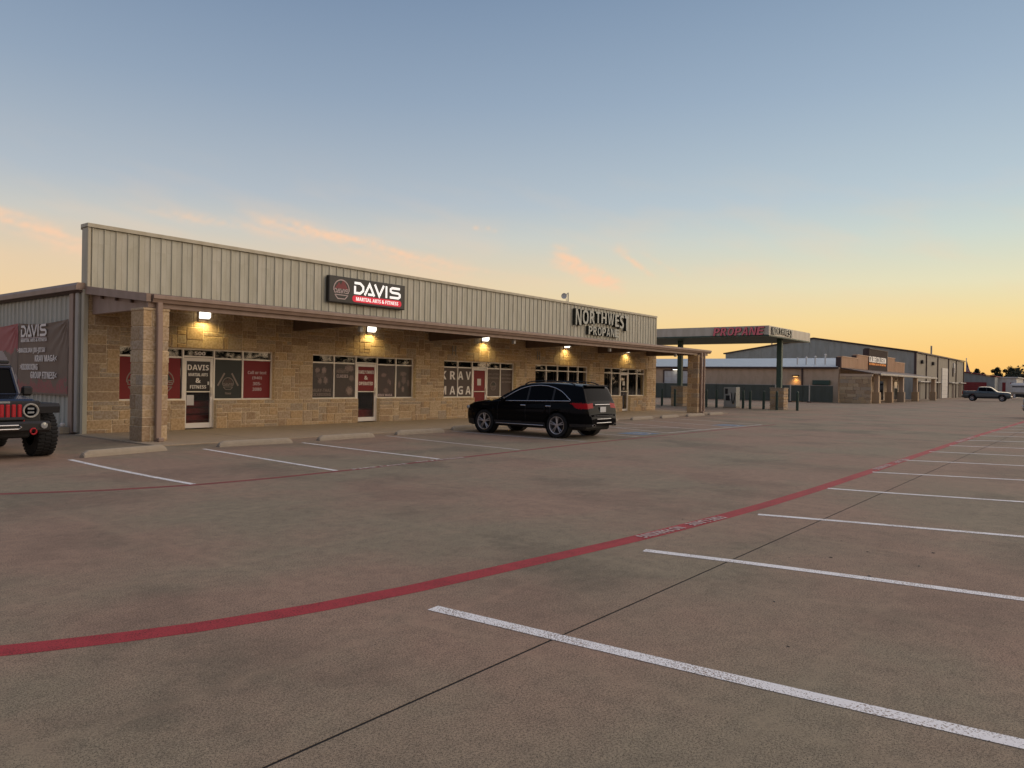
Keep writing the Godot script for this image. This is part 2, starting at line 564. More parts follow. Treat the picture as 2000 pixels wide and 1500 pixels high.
# stains, traffic film and paler worn bands in the car park, one tile for 40 metres
func stain_tex() -> ImageTexture:
	var sz := 2048
	var a := noise_bytes(FastNoiseLite.TYPE_SIMPLEX_SMOOTH, 0.0035, 3, sz, sz, 6, 0.6)
	var b := noise_bytes(FastNoiseLite.TYPE_SIMPLEX_SMOOTH, 0.006, 9, sz, sz, 7, 0.66)
	var c := noise_bytes(FastNoiseLite.TYPE_SIMPLEX, 0.09, 15, sz, sz, 4, 0.7)
	var d := PackedByteArray()
	d.resize(sz * sz * 3)
	var k := 0
	for y in sz:
		var ys := (y * 7 % sz) * sz
		for x in sz:
			var i := y * sz + x
			var t := clampf((a[i] - 80) * 0.0105, 0.0, 1.0)                              # pinkish to grey-green
			var w := clampf((b[i] + (c[i] - 127) * 0.45 - 132) * 0.022, 0.0, 1.0)        # ragged darker patches
			var s := 0.965 - 0.085 * w * (1.0 + 0.5 * t) + (c[i] - 127) * 0.0005 - clampf((c[ys + x] - 150) * 0.0012, 0.0, 0.06)
			d[k] = int(minf(s * (1.005 - 0.07 * t), 1.0) * 255)
			d[k + 1] = int(minf(s * (0.945 + 0.01 * t), 1.0) * 255)
			d[k + 2] = int(minf(s * (0.905 - 0.005 * t), 1.0) * 255)
			k += 3
	return tex(sz, sz, d)

# ------------------------------------------------------------------ ground and markings
func sheet(mb: MB, x0: float, z0: float, x1: float, z1: float, y: float) -> void:
	var p := [Vector3(x0, y, z1), Vector3(x1, y, z1), Vector3(x1, y, z0), Vector3(x0, y, z0)]
	mb.quad(p[0], p[1], p[2], p[3])

func sheet_uv(mb: MB) -> void:
	for q in mb.v:
		mb.u.append(Vector2(q.x, q.z + q.y) / 2.3)
		mb.u2.append(Vector2(q.x + 7.0, q.z + 3.0) / 40.0)

func line(mb: MB, pts: Array, w: float, y: float) -> void:  # a painted stripe along points (x, z)
	var m := pts.size()
	var L := []
	var R := []
	for i in m:
		var a: Vector2 = pts[maxi(i - 1, 0)]
		var c: Vector2 = pts[mini(i + 1, m - 1)]
		var d := (c - a).normalized()
		var nn := Vector2(-d.y, d.x) * w * 0.5
		L.append(pts[i] + nn)
		R.append(pts[i] - nn)
	for i in m - 1:
		mb.quad(Vector3(L[i].x, y, L[i].y), Vector3(L[i + 1].x, y, L[i + 1].y), Vector3(R[i + 1].x, y, R[i + 1].y), Vector3(R[i].x, y, R[i].y))

func dense(pts: Array, step: float) -> Array:  # smooth curve through points, sampled, with a hand-painted wobble
	var cu := Curve2D.new()
	for i in pts.size():
		var a: Vector2 = pts[maxi(i - 1, 0)]
		var c: Vector2 = pts[mini(i + 1, pts.size() - 1)]
		var h := (c - a) / 6.0
		cu.add_point(pts[i], -h, h)
	var out := []
	var n := int(cu.get_baked_length() / step) + 1
	for i in n + 1:
		out.append(cu.sample_baked(cu.get_baked_length() * i / n))
	return out

func build_ground() -> void:
	var g := MB.new()
	sheet(g, -600, -900, 1500, 700, -0.035)
	struct(part("ground", g, mats.earth))
	var lot := node("parking_lot")
	struct(lot)
	# slabs between the control joints; the joints are real gaps
	var zs := [-60.0, 18.235, 60.0]
	for k in 2:
		var s := MB.new()
		var z0: float = zs[k] + (0.009 if k else 0.0)
		var z1: float = zs[k + 1] - (0.009 if k == 0 else 0.0)
		sheet(s, -80, z0, 172, z1, 0)
		if k == 0:
			s.quad(Vector3(-80, -0.035, z1), Vector3(172, -0.035, z1), Vector3(172, 0, z1), Vector3(-80, 0, z1))
		else:
			s.quad(Vector3(172, -0.035, z0), Vector3(-80, -0.035, z0), Vector3(-80, 0, z0), Vector3(172, 0, z0))
		sheet_uv(s)
		part("concrete_slab", s, mats.concrete, lot)
	var js := MB.new()
	js.span(Vector3(-80, -0.03, 18.2265), Vector3(172, -0.0015, 18.2435))
	part("joint_sealant", js, mats.sealant, lot)
	# stall lines on the right
	var right := [[[3.82, 17.23], [3.9, 18.28], [3.98, 19.25], [4.12, 20.65], [4.3, 22.6]], [[6.47, 17.45], [6.63, 18.26], [6.77, 19.09], [6.96, 20.43], [7.2, 22.8]], [[9.23, 17.53], [9.45, 18.33], [9.68, 19.26], [9.94, 20.3], [10.4, 22.9]],
		[[12.37, 17.47], [12.56, 18.39], [12.78, 19.22], [13.02, 20.1], [13.6, 22.9]], [[15.38, 17.43], [15.74, 18.61], [16.1, 19.74], [16.9, 22.9]], [[18.45, 17.4], [18.87, 18.62], [19.12, 19.51], [20.0, 22.9]], [[21.46, 17.36], [21.7, 18.27], [21.95, 19.3], [22.9, 22.9]],
		[[24.2, 17.4], [24.77, 19.09], [25.8, 22.9]], [[27.15, 17.46], [27.93, 18.85], [29.2, 22.9]], [[30.2, 17.43], [30.8, 18.64], [32.3, 22.9]], [[33.2, 17.4], [33.9, 18.5], [35.4, 22.9]], [[36.2, 17.4], [38.4, 22.9]], [[39.1, 17.4], [41.3, 22.9]], [[42.0, 17.5], [44.2, 22.9]], [[45.0, 17.5], [47.2, 22.9]]]
	for l in right:
		var mb := MB.new()
		var pts := []
		for p in l: pts.append(Vector2(p[0], p[1]))
		line(mb, dense(pts, 0.5), 0.115, 0.003)
		part("stall_line", mb, mats.white_paint, lot)
	var left := [[[5.9, 5.88], [5.82, 7.58], [5.79, 9.24], [5.81, 10.4]], [[8.75, 5.48], [8.53, 8.14], [8.34, 10.5]], [[11.3, 5.5], [11.12, 8.15], [11.03, 10.35]], [[14.42, 5.05], [14.07, 7.83], [13.87, 10.2]], [[17.3, 4.9], [17.15, 7.39], [17.15, 9.9]], [[20.2, 5.0], [20.0, 9.9]]]
	for l in left:
		var mb := MB.new()
		var pts := []
		for p in l: pts.append(Vector2(p[0], p[1]))
		line(mb, dense(pts, 0.5), 0.1, 0.004)
		part("stall_line", mb, mats.old_white if l[0][0] > 14.0 else mats.white_paint, lot)
	# the accessible bay: hatching and blue symbol pads
	for l in [[[24.0, 5.6], [22.3, 9.7]], [[26.3, 5.6], [24.9, 9.7]], [[24.0, 5.7], [25.6, 7.0]], [[23.4, 7.1], [25.2, 8.7]], [[29.0, 5.5], [27.4, 9.8]], [[22.3, 9.7], [30.2, 9.9]], [[31.6, 5.5], [30.2, 9.9]]]:
		var mb := MB.new()
		line(mb, [Vector2(l[0][0], l[0][1]), Vector2(l[1][0], l[1][1])], 0.1, 0.004)
		part("stall_line", mb, mats.old_white, lot)
	for q in [[20.7, 8.75, 21.9, 9.7], [28.0, 8.7, 29.2, 9.7]]:
		var mb := MB.new()
		sheet(mb, q[0], q[1], q[2], q[3], 0.004)
		part("blue_pad", mb, mats.blue_paint, lot)
		var mw := MB.new()  # wheelchair symbol
		var cx: float = (q[0] + q[2]) * 0.5
		var cz: float = (q[1] + q[3]) * 0.5
		var flat := Transform3D(Basis(Vector3(1, 0, 0), Vector3(0, 0, -1), Vector3(0, 1, 0)), Vector3(cx, 0.008, cz))
		var arc := []
		for i in 14: arc.append(Vector2(cos(2.3 + i * 0.33), sin(2.3 + i * 0.33)) * 0.27 + Vector2(-0.03, -0.1))
		mw.strip(arc, 0.06, flat, 0.001)
		mw.strip([Vector2(-0.06, 0.32), Vector2(-0.04, 0.02), Vector2(0.2, 0.0), Vector2(0.3, -0.28)], 0.07, flat, 0.001)
		part("wheelchair_symbol", mw, mats.old_white, lot)
	# fire lanes
	var rl := [[0.2, 14.9], [0.95, 15.6], [1.59, 15.96], [2.05, 16.2], [2.58, 16.42], [3.23, 16.61], [4.03, 16.77], [5.14, 16.91], [6.53, 17.08], [7.41, 17.17], [8.63, 17.26], [10.07, 17.33], [12.21, 17.37], [15.45, 17.37], [20.6, 17.35], [29.3, 17.36], [41.5, 17.5], [58, 17.6]]
	var pr := []
	for p in rl: pr.append(Vector2(p[0], p[1]))
	var mr := MB.new()
	line(mr, dense(pr, 0.4), 0.2, 0.0015)
	part("fire_lane_line", mr, mats.red_paint, lot)
	var ll := [[-3.0, 6.0], [1.0, 7.8], [3.62, 9.54], [4.66, 10.12], [5.8, 10.47], [6.88, 10.58], [8.73, 10.58], [11.03, 10.47], [13.8, 10.36], [16.6, 10.2], [20.7, 10.15], [31.0, 10.2]]
	var pl := []
	for p in ll: pl.append(Vector2(p[0], p[1]))
	var ml := MB.new()
	line(ml, dense(pl, 0.4), 0.13, 0.0015)
	part("fire_lane_line", ml, mats.red_faded, lot)
	# lettering in the lane, read from the building side
	for w in [["NO PARKING", 7.38, 0.8], ["FIRE LANE", 8.35, 0.76], ["NO PARKING", 16.5, 1.2], ["FIRE LANE", 18.2, 1.1], ["NO PARKING", 26.6, 1.6], ["FIRE LANE", 28.6, 1.4]]:
		var x: float = w[1]
		var z := (17.165 if x < 7.9 else 17.245) if x < 8.5 else (17.29 if x < 12 else 17.36)
		var slope := 0.1 if x < 8.5 else (0.045 if x < 12 else 0.0)
		var ax := Vector3(-1, 0, -slope).normalized()
		text(lot, "lane_lettering", w[0], mats.lane_print, Vector3(x, 0.006, z), Vector2(w[2], 0.13), 0.002, Basis(ax, Vector3(0, 1, 0).cross(ax), Vector3(0, 1, 0)))
	# faded lettering in the lane on the left
	text(lot, "lane_lettering", "FIRE LANE", mats.old_white, Vector3(9.3, 0.006, 10.55), Vector2(1.3, 0.09), 0.002, Basis(Vector3(1, 0, 0), Vector3(0, 0, -1), Vector3(0, 1, 0)))
	text(lot, "lane_lettering", "NO PARKING", mats.old_white, Vector3(10.95, 0.006, 10.47), Vector2(1.3, 0.09), 0.002, Basis(Vector3(1, 0, 0.03).normalized(), Vector3(0.03, 0, -1).normalized(), Vector3(0, 1, 0)))
	# walk along the shops, in slabs
	var walk := node("sidewalk")
	struct(walk)
	for i in 12:
		var mb := MB.new()
		var x0 := 8.3 + i * 2.66
		mb.span(Vector3(x0, -0.02, 0.0), Vector3(x0 + 2.645, 0.03, 4.35), 0.012)
		part("walk_slab", mb, mats.walk, walk)
	# small litter: pebbles and bits of leaf on the concrete
	var mm := MultiMesh.new()
	mm.transform_format = MultiMesh.TRANSFORM_3D
	var pb := MB.new()
	pb.box(Vector3.ZERO, Vector3(1, 0.5, 0.7), 0.24)
	mm.mesh = pb.mesh()
	var spots := [[1.62, 18.62, 0.022], [5.6, 19.0, 0.016], [7.4, 18.9, 0.02], [6.9, 19.35, 0.02], [7.6, 19.6, 0.02], [7.9, 19.1, 0.018], [8.3, 19.6, 0.022], [4.7, 19.4, 0.014]]
	for i in 70:
		spots.append([rng.randf_range(0.8, 16.0), rng.randf_range(13.0, 20.5), rng.randf_range(0.004, 0.012)])
	mm.instance_count = spots.size()
	for i in spots.size():
		var s: float = spots[i][2]
		mm.set_instance_transform(i, Transform3D(Basis(Vector3.UP, rng.randf() * TAU) * Basis.from_scale(Vector3(s * 1.6, s * 0.6, s)), Vector3(spots[i][0], s * 0.15, spots[i][1])))
	var mi := MultiMeshInstance3D.new()
	mi.multimesh = mm
	mi.material_override = mats.dark_plastic
	mi.name = "litter"
	add_child(mi)
	mi.set_meta("kind", "stuff")
	mi.set_meta("label", "scattered dark pebbles and leaf bits on the concrete")
	mi.set_meta("category", "litter")

func build_wheel_stops() -> void:
	var mb := MB.new()
	var prof := PackedVector2Array([Vector2(-0.08, 0), Vector2(0.08, 0), Vector2(0.072, 0.06), Vector2(0.05, 0.115), Vector2(0.03, 0.13), Vector2(-0.03, 0.13), Vector2(-0.05, 0.115), Vector2(-0.072, 0.06)])
	# swept along x with sloped ends
	var st := [[-0.92, 0.0, 1.0], [-0.90, 0.45, 1.0], [-0.80, 1.0, 1.0], [0.80, 1.0, 1.0], [0.90, 0.45, 1.0], [0.92, 0.0, 1.0]]
	for i in st.size() - 1:
		for j in prof.size():
			var p := prof[j]
			var q := prof[(j + 1) % prof.size()]
			var f := func(s: Array, r: Vector2) -> Vector3: return Vector3(s[0], r.y * (0.35 + 0.65 * s[1]), -r.x)
			mb.quad(f.call(st[i], p), f.call(st[i], q), f.call(st[i + 1], q), f.call(st[i + 1], p))
	for e in [0, 5]:
		for j in range(1, prof.size() - 1):
			var f := func(r: Vector2) -> Vector3: return Vector3(st[e][0], r.y * 0.35, -r.x)
			if e == 0: mb.tri(f.call(prof[0]), f.call(prof[j + 1]), f.call(prof[j]))
			else: mb.tri(f.call(prof[0]), f.call(prof[j]), f.call(prof[j + 1]))
	var m := mb.mesh()
	var at := [[7.1, 5.45, 12.0, "concrete wheel stop in front of the left stone column"], [10.15, 5.3, -4.0, "concrete wheel stop in front of the shop door numbered 500"], [12.88, 5.22, 1.0, "concrete wheel stop between the first and second shop windows"], [15.75, 5.05, -3.0, "concrete wheel stop just left of the black suv"],
		[18.6, 4.5, 1.0, "concrete wheel stop under the nose of the black suv"], [26.6, 4.75, 0.0, "concrete wheel stop just right of the black suv tail"], [29.6, 4.8, -1.0, "concrete wheel stop with a dark end, second right of the black suv"], [32.3, 4.76, 2.0, "concrete wheel stop below the propane office door, third right of the suv"],
		[35.1, 4.76, -1.0, "concrete wheel stop at the foot of the right stone column"], [37.9, 4.62, 1.0, "rightmost concrete wheel stop, just past the right column"]]
	for a in at:
		var o := put("wheel_stop", m, mats.stop_concrete)
		o.position = Vector3(a[0], 0.001, a[1])
		o.rotation_degrees.y = a[2]
		tag(o, a[3], "wheel stop", "wheel stops along the shop front")

# ------------------------------------------------------------------ the shop building
var openings := [
	[9.40, 10.32, 11.26, 12.23, 13.18, 14.22],
	[15.68, 16.69, 17.65, 18.65, 19.57, 20.46],
	[22.02, 23.00, 23.90, 24.87, 25.77, 26.69],
	[28.14, 29.22, 30.16, 31.08, 31.95, 32.77],
	[34.20, 35.22, 36.13, 37.01, 38.0, 38.84]]
const HEAD := 2.39
const SILL := 0.87

func extx(mb: MB, poly: Array, x0: float, x1: float) -> void:  # profile (z, y) swept along x
	mb.prism(PackedVector2Array(poly), Transform3D(Basis(Vector3(0, 0, 1), Vector3(0, 1, 0), Vector3(-1, 0, 0)), Vector3(x1, 0, 0)), x1 - x0)

func extz(mb: MB, poly: Array, z0: float, z1: float) -> void:  # profile (x, y) swept along z
	mb.prism(PackedVector2Array(poly), Transform3D(Basis.IDENTITY, Vector3(0, 0, z0)), z1 - z0)

func stone_box(mb: MB, c: Vector3, s: Vector3, ch: float) -> void:  # a hewn block: its outer face slightly out of true
	var start := mb.v.size()
	mb.box(c, s, ch)
	var k := Vector2(rng.randf_range(-1, 1), rng.randf_range(-1, 1)) * 0.006
	for i in range(start, mb.v.size()):
		var p := mb.v[i]
		if p.z > c.z:
			p.z += k.x * (p.x - c.x) / maxf(s.x, 0.1) + k.y * (p.y - c.y) / maxf(s.y, 0.1)
			mb.v[i] = p

func build_shop() -> Node3D:
	var b := thing("shop_building", "long low shop building with tan stone front, ribbed metal parapet and canopy", "building", Vector3.ZERO)
	build_stone_wall(b)
	build_shell(b)
	build_parapet(b)
	build_canopy(b)
	for k in 5: build_storefront(b, k)
	return b

func build_stone_wall(b: Node3D) -> void:
	# mortared core behind the stones, with the openings left out
	var core := MB.new()
	var zb := -0.36
	var zf := 0.012
	var X0 := 8.58
	var X1 := 39.95
	var x := X0
	for k in 5:
		var o: Array = openings[k]
		core.span(Vector3(x, 0, zb), Vector3(o[0], 3.78, zf))
		core.span(Vector3(o[0], HEAD, zb), Vector3(o[5], 3.78, zf))
		if k == 3:
			core.span(Vector3(o[0], 0, zb), Vector3(o[5], SILL, zf))
		else:
			core.span(Vector3(o[0], 0, zb), Vector3(o[2], SILL, zf))
			core.span(Vector3(o[3], 0, zb), Vector3(o[5], SILL, zf))
		x = o[5]
	core.span(Vector3(x, 0, zb), Vector3(X1, 3.78, zf))
	part("wall_core", core, mats.mortar, b)
	# random ashlar on a grid whose lines are bent to the openings
	var cw := 0.16
	var ch := 0.125
	var nc := int((X1 - X0) / cw)
	var nr := 30
	var cx := []
	for i in nc + 1: cx.append(X0 + (X1 - X0) * i / nc)
	var col_of := func(v: float) -> int: return int(round((v - X0) / (X1 - X0) * nc))
	for o in openings:
		for v in [o[0], o[2], o[3], o[5]]: cx[col_of.call(v)] = v
	var full := []
	for i in nc * nr: full.append(false)
	for k in 5:
		var o: Array = openings[k]
		for c in range(col_of.call(o[0]), col_of.call(o[5])):
			for r in range(7, 19): full[r * nc + c] = true
		if k != 3:
			for c in range(col_of.call(o[2]), col_of.call(o[3])):
				for r in 7: full[r * nc + c] = true
	var stones := []
	for r in nr:
		for c in nc:
			if full[r * nc + c]: continue
			var w: int = [1, 1, 2, 2, 2, 3, 3, 4, 4][rng.randi() % 9]
			var h: int = [1, 1, 1, 2, 2, 2, 3][rng.randi() % 7]
			if w == 1: h = [1, 2, 3][rng.randi() % 3]
			# a course of thin caps under the window sills
			if r == 6: h = 1
			elif r < 6: h = mini(h, 6 - r)
			h = mini(h, nr - r)
			var ww := 0
			while ww < w and c + ww < nc and not full[r * nc + c + ww]: ww += 1
			# no slivers left over beside the next edge
			if c + ww + 1 < nc and not full[r * nc + c + ww] and full[r * nc + c + ww + 1]: ww += 1
			var ok := true
			while h > 1:
				ok = true
				for rr in range(r, r + h):
					for c2 in range(c, c + ww):
						if full[rr * nc + c2]: ok = false
				if ok: break
				h -= 1
			for rr in range(r, r + h):
				for c2 in range(c, c + ww): full[rr * nc + c2] = true
			stones.append([cx[c], r * ch, cx[c + ww], (r + h) * ch])
	# the stones that show largest get their own mesh
	var order := []
	for i in stones.size():
		var s: Array = stones[i]
		var mid := Vector3((s[0] + s[2]) * 0.5, (s[1] + s[3]) * 0.5, 0)
		var seen: float = (s[2] - s[0]) * (s[3] - s[1]) / pow(mid.distance_to(Vector3(0, 1.6, 20.9)), 3.0)
		if mid.y > 3.2: seen *= 0.3
		order.append([seen, i])
	order.sort_custom(func(p, q): return p[0] > q[0])
	var rest := MB.new()
	rest.use_col = true
	for n in order.size():
		var s: Array = stones[order[n][1]]
		var g := 0.012
		var top := 0.019 + rng.randf() * 0.016
		var c := Vector3((s[0] + s[2]) * 0.5, (s[1] + s[3]) * 0.5, (top - 0.03) * 0.5)
		var size := Vector3(s[2] - s[0] - 2 * g, s[3] - s[1] - 2 * g, top + 0.03)
		var t := rng.randi() % 7
		if n < 290:
			var mb := MB.new()
			stone_box(mb, c, size, 0.007)
			part("stone", mb, mats["stone%d" % t], b)
		else:
			rest.cc = mats["stone%d" % t].albedo_color.srgb_to_linear()
			stone_box(rest, c, size, 0.007)
	part("stonework", rest, mats.stone_mixed, b).set_meta("kind", "stuff")
	# pale conduit brackets on the stone, beside the third and fourth windows
	for bx in [22.55, 28.3]:
		var br := MB.new()
		for e in [-0.09, 0.09]: br.span(Vector3(bx + e - 0.02, 2.6, 0.04), Vector3(bx + e + 0.02, 2.98, 0.075), 0.006)
		br.span(Vector3(bx - 0.07, 2.76, 0.042), Vector3(bx + 0.07, 2.8, 0.072), 0.006)
		part("conduit_bracket", br, mats.grey_pipe, b)

func build_shell(b: Node3D) -> void:
	# body of the metal building behind the stone front
	var roof := MB.new()
	extx(roof, [Vector2(-0.28, 3.9), Vector2(-0.28, 3.8), Vector2(-14.0, 3.6), Vector2(-14.0, 3.7)], 8.42, 39.9)
	part("main_roof", roof, mats.brown_trim, b)
	var back := MB.new()
	back.span(Vector3(8.62, 0, -13.9), Vector3(39.8, 3.6, -13.7))
	back.span(Vector3(39.7, 0, -13.7), Vector3(39.9, 3.6, -0.37))
	back.span(Vector3(8.56, 0, -13.7), Vector3(8.7, 3.68, -0.37))
	part("rear_wall", back, mats.side_siding, b)
	# ribbed sheets on the left end, three ribs each
	var sh := MB.new()
	var pts := []
	for k in 3:
		var o := k * 0.305
		for q in [[0.0, 0.0], [0.20, 0.0], [0.225, 0.032], [0.28, 0.032]]: pts.append(Vector2(o + q[0], q[1]))
	pts.append(Vector2(0.915, 0.0))
	for i in pts.size() - 1:
		var p: Vector2 = pts[i]
		var q: Vector2 = pts[i + 1]
		sh.quad(Vector3(-p.y, 0, -p.x), Vector3(-p.y, 3.72, -p.x), Vector3(-q.y, 3.72, -q.x), Vector3(-q.y, 0, -q.x))
	for i in range(0, sh.v.size(), 3):  # faces look towards -x
		if sh.n[i].x > 0:
			for k in 3: sh.n[i + k] = -sh.n[i + k]
			var tmp := sh.v[i]
			sh.v[i] = sh.v[i + 1]
			sh.v[i + 1] = tmp
	var m := sh.mesh()
	for k in 12:
		var o := put("wall_sheet", m, mats.side_siding, b)
		o.position = Vector3(8.545, 0.02, -0.72 - k * 0.915)
	var eave := MB.new()
	extz(eave, [Vector2(8.30, 3.76), Vector2(8.56, 3.76), Vector2(8.56, 3.95), Vector2(8.34, 3.95), Vector2(8.30, 3.88)], -14.0, -0.02)
	part("rake_trim", eave, mats.brown_trim, b)
	var lower := MB.new()
	extz(lower, [Vector2(8.42, 3.70), Vector2(8.56, 3.70), Vector2(8.56, 3.758), Vector2(8.36, 3.758)], -14.0, -0.05)
	part("rake_trim", lower, mats.dark_trim, b)
	var ct := MB.new()
	ct.span(Vector3(8.40, 0.02, -0.70), Vector3(8.54, 3.70, -0.46), 0.01)
	part("corner_trim", ct, mats.brown_trim, b)
	var ds := MB.new()
	ds.span(Vector3(8.40, 0.05, -0.34), Vector3(8.53, 3.70, -0.16), 0.02)
	part("downspout", ds, mats.grey_pipe, b)
	var ct2 := MB.new()
	ct2.span(Vector3(8.46, 0.0, -0.10), Vector3(8.58, 3.78, 0.05), 0.008)
	part("corner_trim", ct2, mats.trim_light, b)
	# rooms behind the glass
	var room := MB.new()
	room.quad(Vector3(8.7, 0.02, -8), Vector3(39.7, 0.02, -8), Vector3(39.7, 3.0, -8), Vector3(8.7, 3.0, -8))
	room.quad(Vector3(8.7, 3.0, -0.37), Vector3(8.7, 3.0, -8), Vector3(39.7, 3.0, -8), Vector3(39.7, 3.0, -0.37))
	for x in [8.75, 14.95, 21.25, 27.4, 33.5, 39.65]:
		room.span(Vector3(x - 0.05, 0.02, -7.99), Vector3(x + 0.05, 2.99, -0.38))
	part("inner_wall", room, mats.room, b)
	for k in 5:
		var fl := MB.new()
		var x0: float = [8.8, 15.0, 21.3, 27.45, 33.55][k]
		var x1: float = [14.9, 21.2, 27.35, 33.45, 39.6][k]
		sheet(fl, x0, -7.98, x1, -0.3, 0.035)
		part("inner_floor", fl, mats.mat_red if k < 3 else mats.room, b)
	# red mats stacked and hung inside the first shop
	var pads := MB.new()
	for i in 4:
		pads.span(Vector3(9.6, 0.04 + i * 0.2, -1.2 - i * 0.06), Vector3(14.6, 0.22 + i * 0.2, -0.42 - i * 0.06), 0.03)
	part("mat_stack", pads, mats.mat_red, b)
	var pad2 := MB.new()
	pad2.span(Vector3(17.2, 0.04, -1.6), Vector3(19.2, 0.46, -0.44), 0.03)
	part("mat_stack", pad2, mats.mat_red, b)

func build_parapet(b: Node3D) -> void:
	var back := MB.new()
	back.span(Vector3(8.55, 3.785, -0.26), Vector3(39.78, 5.40, 0.045))
	part("parapet_core", back, mats.trim_light, b)
	var sh := MB.new()
	var pts := [Vector2(0.0, 0.006), Vector2(0.012, 0.04), Vector2(0.03, 0.04), Vector2(0.042, 0.006), Vector2(0.165, 0.006), Vector2(0.172, 0.012), Vector2(0.18, 0.006), Vector2(0.305, 0.006)]
	for i in pts.size() - 1:
		var p: Vector2 = pts[i]
		var q: Vector2 = pts[i + 1]
		sh.quad(Vector3(p.x, 0, p.y), Vector3(q.x, 0, q.y), Vector3(q.x, 1.6, q.y), Vector3(p.x, 1.6, p.y))
	var m := sh.mesh()
	for k in 102:
		var o := put("parapet_panel", m, mats["siding%d" % [0, 1, 0, 2, 0, 1, 2][k * 5 % 7]], b)
		o.position = Vector3(8.62 + k * 0.305, 3.79, 0.05 + rng.randf() * 0.003)
	for s in [[8.5, 24.1], [24.105, 39.8]]:
		var cap := MB.new()
		extx(cap, [Vector2(-0.30, 5.36), Vector2(-0.28, 5.36), Vector2(-0.28, 5.41), Vector2(0.105, 5.41), Vector2(0.105, 5.40), Vector2(0.125, 5.40), Vector2(0.125, 5.50), Vector2(-0.30, 5.50)], s[0], s[1])
		part("parapet_cap", cap, mats.trim_light, b)
	for x in [8.52, 39.735]:
		var ct := MB.new()
		ct.span(Vector3(x, 3.79, -0.27), Vector3(x + 0.08, 5.40, 0.09), 0.008)
		part("corner_trim", ct, mats.trim_light, b)

